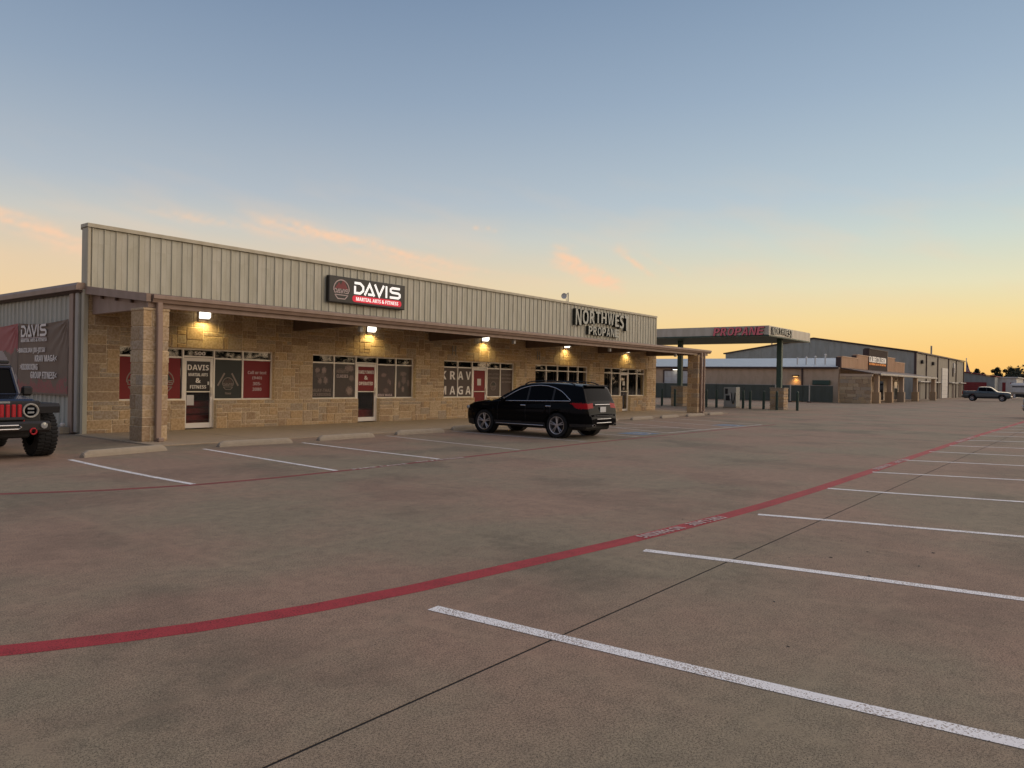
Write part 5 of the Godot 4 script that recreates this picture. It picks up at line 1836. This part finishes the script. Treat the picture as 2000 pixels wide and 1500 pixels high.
# A closed body skin lofted along the car. Its front is at -z. d holds the curves; kind_of(s, y, x, over) names the part each face belongs to.
func loft_body(d: Dictionary, kind_of: Callable, skins: Dictionary, parent: Node) -> void:
	var L: float = d.length
	var st := []
	var s := 0.0
	while s < L:
		st.append(s)
		s += 0.012 if (s < 0.16 or s > L - 0.26) else 0.035
	st.append(L)
	var NR := 60
	var NT := 7
	var M := NR + NT
	var P := []
	for q in st:
		var row := []
		var r := 0.03 if q > 0.05 and q < L - 0.05 else 0.004
		var top: float = soft(d.top, q, r)
		var lo: float = cv(d.low, q)
		for w in d.wheels:
			var dz: float = absf(q - w[0])
			if dz < w[1]: lo = maxf(lo, w[2] + sqrt(w[1] * w[1] - dz * dz))
		var crown: float = minf(cv(d.crown, q), (top - lo) * 0.5)
		var edge := top - crown
		lo = minf(lo, edge - 0.02)
		var half := []
		for j in NR + 1:
			var t := j / float(NR)
			var y := lerpf(lo, edge, t)
			half.append(Vector2(width_at(d, q, y, top), y))
		var we: float = half[-1].x
		for j in range(1, NT + 1):
			var a := (PI * 0.5) * j / NT
			half.append(Vector2(we * cos(a) if j < NT else 0.0, edge + crown * sin(a)))
		for j in M + 1: row.append(Vector3(half[j].x, half[j].y, q - L * 0.5))
		for j in range(M - 1, -1, -1): row.append(Vector3(-half[j].x, half[j].y, q - L * 0.5))
		P.append(row)
	var cols: int = P[0].size()
	var N := []
	for i in P.size():
		var row := []
		for j in cols:
			var a: Vector3 = P[mini(i + 1, P.size() - 1)][j] - P[maxi(i - 1, 0)][j]
			var b: Vector3 = P[i][mini(j + 1, cols - 1)] - P[i][maxi(j - 1, 0)]
			var n := b.cross(a)
			n = n.normalized() if n.length() > 1e-9 else Vector3.UP
			var mid := Vector3(0, 0.8, P[i][j].z)
			if n.dot(P[i][j] - mid) < 0 and absf(n.z) < 0.9: n = -n
			row.append(n)
		N.append(row)
	var mbs := {}
	for i in P.size() - 1:
		for j in cols - 1:
			var A: Vector3 = P[i][j]; var B: Vector3 = P[i][j + 1]; var Cc: Vector3 = P[i + 1][j + 1]; var D: Vector3 = P[i + 1][j]
			var m := (A + B + Cc + D) * 0.25
			var over: bool = j >= NR and j < cols - 1 - NR
			var k: String = kind_of.call(m.z + L * 0.5, m.y, m.x, over)
			if not mbs.has(k): mbs[k] = MB.new()
			var mb: MB = mbs[k]
			mb.stri([A, B, Cc], [N[i][j], N[i][j + 1], N[i + 1][j + 1]])
			mb.stri([A, Cc, D], [N[i][j], N[i + 1][j + 1], N[i + 1][j]])
	# close both ends
	for e in [0, P.size() - 1]:
		var cpt := Vector3(0, (P[e][0].y + P[e][M].y) * 0.5, P[e][0].z)
		var mb: MB = mbs["body"]
		for j in cols - 1:
			var q: Vector3 = (P[e][j] - cpt).cross(P[e][j + 1] - cpt)
			if (q.z < 0) == (e == 0): mb.tri(cpt, P[e][j], P[e][j + 1])
			else: mb.tri(cpt, P[e][j + 1], P[e][j])
	for k in mbs:
		part(k.get_slice("|", 0), mbs[k], skins[k.get_slice("|", 0)], parent)

func width_at(d: Dictionary, s: float, y: float, _top: float) -> float:
	var pl: float = soft(d.plan, s, 0.03)
	var belt: float = cv(d.belt, s)
	if y <= belt:
		var w := pl
		w -= 0.07 * smoothstep(0.55, 0.2, y)
		w -= 0.05 * smoothstep(belt - 0.25, belt, y)
		w += 0.012 * smoothstep(0.62, 0.72, y) * smoothstep(0.9, 0.74, y)
		return w
	return pl - 0.05 - 0.015 * smoothstep(0.0, 0.05, y - belt) - float(d.tumble) * (y - belt)

func wheel(parent: Node, x: float, y: float, z: float, r: float, w: float, rim_r: float, spokes: int, rim_mat: Material, split := true, lugs := 0) -> void:
	var side := 1.0 if x > 0 else -1.0
	var n := node("wheel", parent, Vector3(x, y, z), PI / 2 if side > 0 else -PI / 2)  # local +z looks outwards
	var t := MB.new()
	t.lathe([Vector2(rim_r, -w * 0.5), Vector2(r * 0.93, -w * 0.5), Vector2(r, -w * 0.36), Vector2(r, w * 0.36), Vector2(r * 0.94, w * 0.5), Vector2(rim_r + 0.015, w * 0.5), Vector2(rim_r, w * 0.44)], Transform3D.IDENTITY, 40)
	for k in lugs:  # blocky off-road tread
		for e in [-1.0, 0.0, 1.0]:
			var bl := Basis(Vector3(0, 0, 1), TAU * (k + (0.5 if e == 0.0 else 0.0)) / lugs)
			t.box(bl * Vector3(0, r - 0.002, e * w * 0.34), Vector3(TAU * r / lugs * 0.62, 0.028, w * (0.3 if e == 0.0 else 0.34)), 0.006, bl)
	part("tyre", t, mats.rubber, n)
	var rm := MB.new()
	rm.lathe([Vector2(rim_r, w * 0.47), Vector2(rim_r * 0.93, w * 0.45), Vector2(rim_r * 0.9, w * 0.2), Vector2(rim_r * 0.9, -w * 0.1)], Transform3D.IDENTITY, 36)
	for k in spokes:
		for e in ([-1, 1] if split else [0]):
			var a: float = TAU * k / spokes + e * 0.15
			var b := Basis(Vector3(0, 0, 1), a)
			rm.box(b * Vector3(0, rim_r * 0.52, w * 0.36), Vector3(rim_r * (0.11 if split else 0.24), rim_r * 0.86, 0.03), 0.008, b)
	rm.lathe([Vector2(rim_r * 0.24, w * 0.3), Vector2(rim_r * 0.2, w * 0.42), Vector2(0.001, w * 0.43)], Transform3D.IDENTITY, 16)
	part("rim", rm, rim_mat, n)
	var dk := MB.new()
	dk.lathe([Vector2(rim_r * 0.91, 0.0), Vector2(0.001, 0.0)], Transform3D.IDENTITY, 24)
	part("brake", dk, mats.dark_plastic, n)

func build_suv() -> void:
	var v := thing("suv", "shiny black suv parked nose in with chrome window trim", "suv", Vector3(18.46, 0.006, 7.37))
	v.scale = Vector3(0.955, 0.955, 0.955)
	var L := 4.82
	var d := {"length": L, "tumble": 0.37,
		"top": [[0, 0.66], [0.04, 0.80], [0.12, 0.91], [0.35, 1.01], [0.8, 1.075], [1.25, 1.115], [1.42, 1.15], [2.2, 1.56], [2.5, 1.632], [2.9, 1.662], [3.4, 1.662], [3.9, 1.64], [4.25, 1.605], [4.48, 1.565], [4.52, 1.50], [4.66, 1.14], [4.70, 1.06], [4.735, 0.98], [4.755, 0.74], [4.80, 0.70], [4.82, 0.60]],
		"low": [[0, 0.30], [0.4, 0.24], [1.4, 0.30], [3.3, 0.31], [4.2, 0.34], [4.82, 0.36]],
		"crown": [[0, 0.05], [0.3, 0.09], [1.3, 0.09], [1.6, 0.05], [2.3, 0.07], [3.0, 0.075], [4.3, 0.07], [4.5, 0.05], [4.82, 0.04]],
		"belt": [[0, 0.8], [0.5, 0.92], [1.3, 1.0], [1.6, 1.03], [4.1, 1.09], [4.82, 1.09]],
		"plan": [[0, 0.60], [0.06, 0.76], [0.18, 0.87], [0.4, 0.94], [0.8, 0.975], [1.6, 0.97], [3.4, 0.98], [3.9, 0.975], [4.25, 0.95], [4.5, 0.905], [4.65, 0.85], [4.75, 0.77], [4.82, 0.66]],
		"wheels": [[0.93, 0.425, 0.375], [3.75, 0.425, 0.375]]}
	var dlo := [[1.62, 1.06], [1.85, 1.2], [2.1, 1.335], [2.35, 1.44], [2.65, 1.51], [3.0, 1.535], [3.3, 1.52], [3.6, 1.46], [3.85, 1.36], [4.05, 1.22], [4.17, 1.12]]
	var kind := func(s: float, y: float, x: float, over: bool) -> String:
		if over:
			if s > 1.5 and s < 2.28 and absf(x) < 0.72: return "windshield"
			if s > 4.525 and s < 4.675 and absf(x) < 0.66: return "rear_window"
		elif s > 1.62 and s < 4.17 and y > cv(d.belt, s) + 0.02 and y < cv(dlo, s):
			if absf(s - 2.62) < 0.035: return "pillar"
			if absf(s - 3.56) < 0.022: return "pillar"
			return "side_window|%d%d" % [0 if x < 0 else 1, 0 if s < 2.62 else (1 if s < 3.56 else 2)]
		if s > 4.2 and y < 1.045 and y > 0.885 + 0.14 * smoothstep(4.46, 4.2, s) and absf(x) > 0.43 and s < 4.752: return "tail_lamp|%d" % (0 if x < 0 else 1)
		if y < 0.44 and s > 0.2: return "lower_cladding"
		return "body"
	loft_body(d, kind, {"body": mats.car_black, "windshield": mats.car_glass, "rear_window": mats.car_glass, "side_window": mats.car_glass, "pillar": mats.dark_plastic, "tail_lamp": mats.lamp_red, "lower_cladding": mats.dark_plastic}, v)
	for side in [-1.0, 1.0]:
		var pts := []
		for k in 30:
			var s := lerpf(1.60, 4.19, k / 29.0)
			var y := cv(dlo, s) + 0.012
			pts.append(Vector3(side * (width_at(d, s, y, 0) + 0.008), y, s - L * 0.5))
		for k in 24:
			var s := lerpf(4.19, 1.60, k / 23.0)
			var y := cv(d.belt, s) + 0.012
			pts.append(Vector3(side * (width_at(d, s, y, 0) + 0.008), y, s - L * 0.5))
		var tr := MB.new()
		tr.tube(pts, 0.014, 6)
		part("window_trim", tr, mats.chrome, v)
		var sk := MB.new()
		var sp := []
		for k in 16:
			var s := lerpf(1.42, 3.28, k / 15.0)
			sp.append(Vector3(side * (width_at(d, s, 0.35, 0) + 0.012), 0.345, s - L * 0.5))
		sk.tube(sp, 0.016, 6)
		part("sill_trim", sk, mats.chrome, v)
		for s in [2.5, 3.45]:
			var hd := MB.new()
			hd.box(Vector3(side * (width_at(d, s, 0.93, 0) + 0.018), 0.93, s - L * 0.5), Vector3(0.03, 0.035, 0.2), 0.012)
			part("door_handle", hd, mats.chrome, v)
		for s in [1.5, 2.6, 3.52]:  # door gaps, as dark beads let into the skin
			var gp := []
			for k in 12:
				var y := lerpf(0.46, cv(d.belt, s), k / 11.0)
				var s2: float = s + (0.10 * smoothstep(0.7, 0.45, y) if s > 3.4 else 0.0)
				gp.append(Vector3(side * (width_at(d, s2, y, 0) - 0.001), y, s2 - L * 0.5))
			var gm := MB.new()
			gm.tube(gp, 0.005, 5)
			part("door_gap", gm, mats.dark_plastic, v)
		var mr := MB.new()
		mr.box(Vector3(side * 1.04, 1.09, 1.78 - L * 0.5), Vector3(0.2, 0.15, 0.14), 0.05)
		mr.box(Vector3(side * 0.93, 1.05, 1.76 - L * 0.5), Vector3(0.12, 0.04, 0.06), 0.015)
		part("mirror", mr, mats.car_black, v)
		var rr := MB.new()
		var rp := []
		for k in 14:
			var s := lerpf(2.35, 4.2, k / 13.0)
			var lift := 0.05 * smoothstep(0.0, 0.12, k / 13.0) * smoothstep(1.0, 0.88, k / 13.0)
			rp.append(Vector3(side * 0.66, soft(d.top, s, 0.03) - 0.03 + lift, s - L * 0.5))
		rr.tube(rp, 0.018, 6)
		part("roof_rail", rr, mats.black, v)
		var ex := MB.new()
		ex.lathe([Vector2(0.05, 0.0), Vector2(0.05, 0.1), Vector2(0.042, 0.1), Vector2(0.042, 0.01)], Transform3D(Basis.from_scale(Vector3(1.5, 0.8, 1)), Vector3(side * 0.58, 0.40, 4.74 - L * 0.5)), 14)
		part("exhaust_tip", ex, mats.chrome, v)
		var hl := MB.new()
		hl.box(Vector3(side * 0.72, 0.80, 0.16 - L * 0.5), Vector3(0.32, 0.1, 0.12), 0.03)
		part("head_lamp", hl, mats.clear_lens, v)
	for q in [[-0.83, 0.93], [0.83, 0.93], [-0.83, 3.75], [0.83, 3.75]]:
		wheel(v, q[0], 0.373, q[1] - L * 0.5, 0.373, 0.25, 0.265, 5, mats.alloy)
		var ww := MB.new()  # dark wheel housing
		ww.lathe([Vector2(0.43, -0.13), Vector2(0.43, 0.13)], Transform3D(Basis(Vector3.UP, PI / 2), Vector3(q[0] * 0.97, 0.40, q[1] - L * 0.5)), 24)
		part("wheel_housing", ww, mats.dark_plastic, v)
	var ub := MB.new()
	ub.span(Vector3(-0.70, 0.24, 0.25 - L * 0.5), Vector3(0.70, 0.62, 4.6 - L * 0.5), 0.06)
	part("underbody", ub, mats.dark_plastic, v)
	var zr := L * 0.5
	var bar := MB.new()
	bar.box(Vector3(0, 1.0, zr - 0.08), Vector3(0.84, 0.035, 0.03), 0.012)
	part("tailgate_trim", bar, mats.chrome, v)
	var pl := MB.new()
	pl.box(Vector3(0, 0.86, zr - 0.055), Vector3(0.32, 0.16, 0.015), 0.005)
	part("number_plate", pl, mats.plate, v)
	for q in [[0.585, "chrome", 0.024, 1.3], [0.47, "chrome", 0.03, 1.36], [0.68, "dark_plastic", 0.03, 1.5]]:
		var bp := MB.new()
		var pts := []
		for k in 17:
			var x := lerpf(-0.68, 0.68, k / 16.0)
			pts.append(Vector3(x, q[0], zr + 0.004 - 0.10 * pow(absf(x) / 0.72, 3.0)))
		bp.tube(pts, q[2] * 0.6, 6)
		part("bumper_trim", bp, mats[q[1]], v)
	var spo := MB.new()
	spo.box(Vector3(0, 1.56, 4.50 - L * 0.5), Vector3(1.22, 0.03, 0.16), 0.012, Basis(Vector3.RIGHT, 0.12))
	part("spoiler", spo, mats.car_black, v)
	var fin := MB.new()
	fin.prism(PackedVector2Array([Vector2(-0.09, 0), Vector2(0.07, 0), Vector2(0.05, 0.05)]), Transform3D(Basis(Vector3(0, 0, 1), Vector3(0, 1, 0), Vector3(-1, 0, 0)), Vector3(0.015, 1.60, 4.1 - L * 0.5)), 0.03)
	part("aerial", fin, mats.black, v)

func build_truck(at: Vector3, turn: float, paint: Material, label: String) -> void:
	var v := thing("pickup_truck", label, "pickup truck", at, turn)
	v.scale = Vector3(0.95, 0.98, 0.9)
	var L := 5.95
	var d := {"length": L, "tumble": 0.30,
		"top": [[0, 0.85], [0.05, 1.05], [0.12, 1.16], [0.4, 1.22], [1.4, 1.28], [1.7, 1.32], [2.4, 1.84], [2.65, 1.91], [3.2, 1.93], [3.75, 1.91], [3.98, 1.86], [4.12, 1.42], [4.2, 1.38], [5.82, 1.36], [5.92, 1.33], [5.95, 0.8]],
		"low": [[0, 0.42], [5.95, 0.5]],
		"crown": [[0, 0.05], [0.3, 0.07], [1.5, 0.07], [2.6, 0.06], [3.9, 0.06], [4.2, 0.02], [5.95, 0.02]],
		"belt": [[0, 1.1], [1.6, 1.26], [4.1, 1.32], [5.95, 1.34]],
		"plan": [[0, 0.72], [0.08, 0.88], [0.3, 0.98], [0.8, 1.01], [5.6, 1.01], [5.9, 0.97], [5.95, 0.94]],
		"wheels": [[1.05, 0.5, 0.42], [4.72, 0.5, 0.42]]}
	var kind := func(s: float, y: float, x: float, over: bool) -> String:
		if over and s > 1.76 and s < 2.45 and absf(x) < 0.82: return "windshield"
		if over and s > 4.0 and s < 4.11 and absf(x) < 0.75: return "rear_window"
		if not over and s > 1.98 and s < 3.9 and y > cv(d.belt, s) + 0.03 and y < cv([[1.98, 1.34], [2.45, 1.74], [2.7, 1.8], [3.75, 1.8], [3.9, 1.7]], s):
			return "pillar" if absf(s - 2.95) < 0.05 else "side_window|%d%d" % [0 if x < 0 else 1, 0 if s < 2.95 else 1]
		if y < 0.56: return "lower_cladding"
		return "body"
	loft_body(d, kind, {"body": paint, "windshield": mats.car_glass, "rear_window": mats.car_glass, "side_window": mats.car_glass, "pillar": mats.dark_plastic, "lower_cladding": mats.dark_plastic}, v)
	for q in [[-0.86, 1.05], [0.86, 1.05], [-0.86, 4.72], [0.86, 4.72]]:
		wheel(v, q[0], 0.42, q[1] - L * 0.5, 0.42, 0.28, 0.26, 6, mats.alloy, false)
		var ar := MB.new()
		var pts := []
		for k in 15:
			var a := PI * k / 14.0
			pts.append(Vector3(signf(q[0]) * 1.0, 0.42 + sin(a) * 0.52, q[1] - L * 0.5 + cos(a) * 0.52))
		ar.tube(pts, 0.035, 6)
		part("fender_flare", ar, mats.dark_plastic, v)
	var ub := MB.new()
	ub.span(Vector3(-0.72, 0.36, 0.3 - L * 0.5), Vector3(0.72, 0.8, 5.8 - L * 0.5), 0.05)
	part("underbody", ub, mats.dark_plastic, v)
	var fb := MB.new()
	fb.box(Vector3(0, 0.62, 0.0 - L * 0.5), Vector3(1.86, 0.24, 0.16), 0.05)
	part("front_bumper", fb, mats.chrome, v)
	var rb := MB.new()
	rb.box(Vector3(0, 0.6, L * 0.5 + 0.05), Vector3(1.86, 0.2, 0.16), 0.05)
	part("rear_bumper", rb, mats.dark_plastic, v)
	var gr := MB.new()
	for i in 4: gr.box(Vector3(0, 0.84 + i * 0.075, 0.0 - L * 0.5), Vector3(1.2, 0.045, 0.06), 0.01)
	part("grille", gr, mats.dark_plastic, v)
	for side in [-1.0, 1.0]:
		var hl := MB.new()
		hl.box(Vector3(side * 0.76, 0.98, 0.06 - L * 0.5), Vector3(0.26, 0.2, 0.14), 0.03)
		part("head_lamp", hl, mats.clear_lens, v)
		var tl := MB.new()
		tl.box(Vector3(side * 0.93, 1.1, L * 0.5 - 0.02), Vector3(0.12, 0.4, 0.1), 0.02)
		part("tail_lamp", tl, mats.lamp_red, v)
		var mr := MB.new()
		mr.box(Vector3(side * 1.14, 1.36, 2.05 - L * 0.5), Vector3(0.22, 0.22, 0.12), 0.04)
		part("mirror", mr, mats.dark_plastic, v)
		for s in [2.75, 3.7]:
			var hd := MB.new()
			hd.box(Vector3(side * 1.0, 1.16, s - L * 0.5), Vector3(0.04, 0.04, 0.2), 0.012)
			part("door_handle", hd, mats.dark_plastic, v)

func build_jeep() -> void:
	var v := thing("off_road_vehicle", "dark blue boxy off-road vehicle with red grille and big tyres", "off-roader", Vector3(4.98, 0.006, 4.78), PI)
	# local: front wheels at z = 0, front towards -z
	var tub := MB.new()
	tub.span(Vector3(-0.78, 0.55, 0.85), Vector3(0.78, 1.14, 3.55), 0.05)
	tub.span(Vector3(-0.60, 0.55, -0.40), Vector3(0.60, 0.92, 0.9), 0.03)
	part("body", tub, mats.jeep_blue, v)
	var hood := MB.new()
	var hp := [[-0.42, 0.60, 1.06], [-0.36, 0.62, 1.10], [0.2, 0.66, 1.14], [0.86, 0.72, 1.17]]
	for i in 3:
		var a: Array = hp[i]
		var c: Array = hp[i + 1]
		for sd in [-1.0, 1.0]:
			hood.quad(Vector3(sd * a[1], 0.9, a[0]), Vector3(sd * c[1], 0.9, c[0]), Vector3(sd * c[1], c[2] - 0.05, c[0]), Vector3(sd * a[1], a[2] - 0.05, a[0]))
			hood.quad(Vector3(sd * a[1], a[2] - 0.05, a[0]), Vector3(sd * c[1], c[2] - 0.05, c[0]), Vector3(sd * (c[1] - 0.08), c[2], c[0]), Vector3(sd * (a[1] - 0.08), a[2], a[0]))
		hood.quad(Vector3(-a[1] + 0.08, a[2], a[0]), Vector3(a[1] - 0.08, a[2], a[0]), Vector3(c[1] - 0.08, c[2], c[0]), Vector3(-c[1] + 0.08, c[2], c[0]))
	hood.quad(Vector3(-0.60, 0.9, -0.42), Vector3(0.60, 0.9, -0.42), Vector3(0.52, 1.06, -0.42), Vector3(-0.52, 1.06, -0.42))
	part("hood", hood, mats.jeep_blue, v)
	var gf := MB.new()
	gf.span(Vector3(-0.64, 0.66, -0.50), Vector3(0.64, 1.07, -0.425), 0.03)
	part("grille_panel", gf, mats.dark_plastic, v)
	for i in 7:
		var sl := MB.new()
		sl.box(Vector3(-0.285 + i * 0.095, 0.885, -0.505), Vector3(0.068, 0.24, 0.03), 0.012)
		part("grille_slot", sl, mats.grille_red, v)
	var rbar := MB.new()
	rbar.box(Vector3(0, 0.705, -0.505), Vector3(0.74, 0.07, 0.03), 0.012)
	part("grille_trim", rbar, mats.grille_red, v)
	var bn := MB.new()
	bn.box(Vector3(0, 1.045, -0.503), Vector3(0.26, 0.035, 0.01))
	part("hood_badge", bn, mats.clear_lens, v)
	for sd in [-1.0, 1.0]:
		var t := Transform3D(Basis(Vector3.UP, PI), Vector3(sd * 0.465, 0.89, -0.495))
		var hr := MB.new()
		hr.lathe([Vector2(0.135, -0.01), Vector2(0.135, 0.03), Vector2(0.125, 0.04), Vector2(0.108, 0.035), Vector2(0.1, 0.012)], t, 28)
		part("lamp_ring", hr, mats.grey_pipe, v)
		var hl := MB.new()
		hl.lathe([Vector2(0.101, 0.012), Vector2(0.07, 0.022), Vector2(0.001, 0.026)], t, 28)
		part("head_lamp", hl, mats.car_glass, v)
		for q in [0.035, -0.035]:
			var led := MB.new()
			led.box(Vector3(sd * 0.465, 0.89 + q, -0.52), Vector3(0.11, 0.035, 0.012), 0.005)
			part("lamp_element", led, mats.clear_lens, v)
		# angular fender, its point forward and out
		var fd := MB.new()
		fd.prism(PackedVector2Array([Vector2(-0.52, 0.96), Vector2(-0.46, 1.02), Vector2(0.40, 1.02), Vector2(0.62, 0.78), Vector2(0.56, 0.74), Vector2(0.34, 0.95), Vector2(-0.40, 0.95), Vector2(-0.50, 0.84)]), Transform3D(Basis(Vector3(0, 0, 1), Vector3(0, 1, 0), Vector3(-1, 0, 0)), Vector3(0.96 if sd > 0 else -0.60, 0, 0)), 0.36)
		part("fender", fd, mats.dark_plastic, v)
		var rf := MB.new()
		rf.prism(PackedVector2Array([Vector2(1.95, 0.86), Vector2(2.05, 1.0), Vector2(2.95, 1.0), Vector2(3.1, 0.8), Vector2(3.02, 0.78), Vector2(2.9, 0.94), Vector2(2.1, 0.94), Vector2(2.02, 0.82)]), Transform3D(Basis(Vector3(0, 0, 1), Vector3(0, 1, 0), Vector3(-1, 0, 0)), Vector3(0.96 if sd > 0 else -0.775, 0, 0)), 0.185)
		part("fender", rf, mats.dark_plastic, v)
		var fg := MB.new()
		fg.lathe([Vector2(0.06, 0.0), Vector2(0.055, 0.025), Vector2(0.001, 0.03)], Transform3D(Basis(Vector3.UP, PI), Vector3(sd * 0.62, 0.62, -0.705)), 14)
		part("fog_lamp", fg, mats.clear_lens, v)
		var dr := MB.new()
		var rp := []
		for k in 11: rp.append(Vector3(sd * 0.44 + 0.05 * sin(TAU * k / 10.0), 0.52 + 0.055 * cos(TAU * k / 10.0), -0.72))
		dr.tube(rp, 0.016, 6, false)
		part("tow_hook", dr, mats.grille_red, v)
		var ap := MB.new()
		ap.tube([Vector3(sd * 0.72, 1.15, 0.86), Vector3(sd * 0.66, 1.68, 1.12)], 0.04, 6)
		part("windscreen_pillar", ap, mats.jeep_blue, v)
		var mr := MB.new()
		mr.box(Vector3(sd * 0.93, 1.22, 1.05), Vector3(0.2, 0.2, 0.1), 0.04)
		mr.box(Vector3(sd * 0.8, 1.16, 1.05), Vector3(0.16, 0.04, 0.05), 0.01)
		part("mirror", mr, mats.dark_plastic, v)
		var sg := MB.new()
		sg.quad(Vector3(sd * 0.75, 1.16, 0.98), Vector3(sd * 0.75, 1.16, 3.4), Vector3(sd * 0.68, 1.64, 3.3), Vector3(sd * 0.68, 1.64, 1.2))
		part("side_window", sg, mats.car_glass, v)
	var ws := MB.new()
	ws.quad(Vector3(-0.68, 1.17, 0.87), Vector3(0.68, 1.17, 0.87), Vector3(0.63, 1.66, 1.11), Vector3(-0.63, 1.66, 1.11))
	part("windshield", ws, mats.car_glass, v)
	var wf := MB.new()
	wf.box(Vector3(0, 1.68, 1.12), Vector3(1.36, 0.06, 0.08), 0.02)
	wf.box(Vector3(0, 1.155, 0.85), Vector3(1.48, 0.04, 0.08), 0.01)
	part("windscreen_frame", wf, mats.jeep_blue, v)
	var rf2 := MB.new()
	rf2.span(Vector3(-0.70, 1.66, 1.10), Vector3(0.70, 1.74, 3.5), 0.035)
	rf2.span(Vector3(-0.72, 1.10, 3.45), Vector3(0.72, 1.66, 3.54), 0.02)
	part("hard_top", rf2, mats.dark_plastic, v)
	var lb := MB.new()
	lb.box(Vector3(0, 1.79, 1.16), Vector3(1.28, 0.07, 0.08), 0.02)
	part("light_bar", lb, mats.black, v)
	var wp := MB.new()
	for x in [-0.3, 0.25]: wp.tube([Vector3(x, 1.19, 0.875), Vector3(x + 0.34, 1.24, 0.885)], 0.008, 5)
	part("wiper", wp, mats.black, v)
	var bm := MB.new()
	bm.box(Vector3(0, 0.60, -0.63), Vector3(1.52, 0.2, 0.14), 0.04)
	bm.box(Vector3(0, 0.74, -0.60), Vector3(0.66, 0.08, 0.1), 0.03)
	part("bumper", bm, mats.black, v)
	var fl := MB.new()
	var rp2 := []
	for q in [[-0.2, 0.565], [0.2, 0.565], [0.25, 0.6], [0.2, 0.635], [-0.2, 0.635], [-0.25, 0.6], [-0.2, 0.565]]: rp2.append(Vector3(q[0], q[1], -0.71))
	fl.tube(rp2, 0.016, 6, false)
	part("winch_fairlead", fl, mats.chrome, v)
	var ub := MB.new()
	ub.span(Vector3(-0.5, 0.38, -0.4), Vector3(0.5, 0.56, 3.4), 0.03)
	ub.tube([Vector3(-0.7, 0.42, 0), Vector3(0.7, 0.42, 0)], 0.05, 8)
	ub.tube([Vector3(-0.7, 0.42, 2.5), Vector3(0.7, 0.42, 2.5)], 0.05, 8)
	part("chassis", ub, mats.dark_plastic, v)
	for q in [[-0.8, 0.0], [0.8, 0.0], [-0.8, 2.5], [0.8, 2.5]]: wheel(v, q[0], 0.43, q[1], 0.42, 0.33, 0.22, 6, mats.dark_plastic, false, 34)

func _ready() -> void:
	rng.seed = 20240611
	setup_view()
	setup_materials()
	build_ground()
	build_shop()
	build_tan_building()
	build_fence()
	build_grey_building()
	build_propane()
	build_far()
	build_tree_line()
	build_wheel_stops()
	build_signs()
	build_banners()
	build_wall_lamps()
	build_small_things()
	build_suv()
	build_jeep()
	build_truck(Vector3(116, 0.006, 8.2), PI, mats.truck_blue, "slate blue pickup truck parked side-on before the grey hall")
	build_truck(Vector3(51.6, 0.006, 19.75), 0.0, mats.car_tan, "tan vehicle whose front bumper just enters at the right edge")
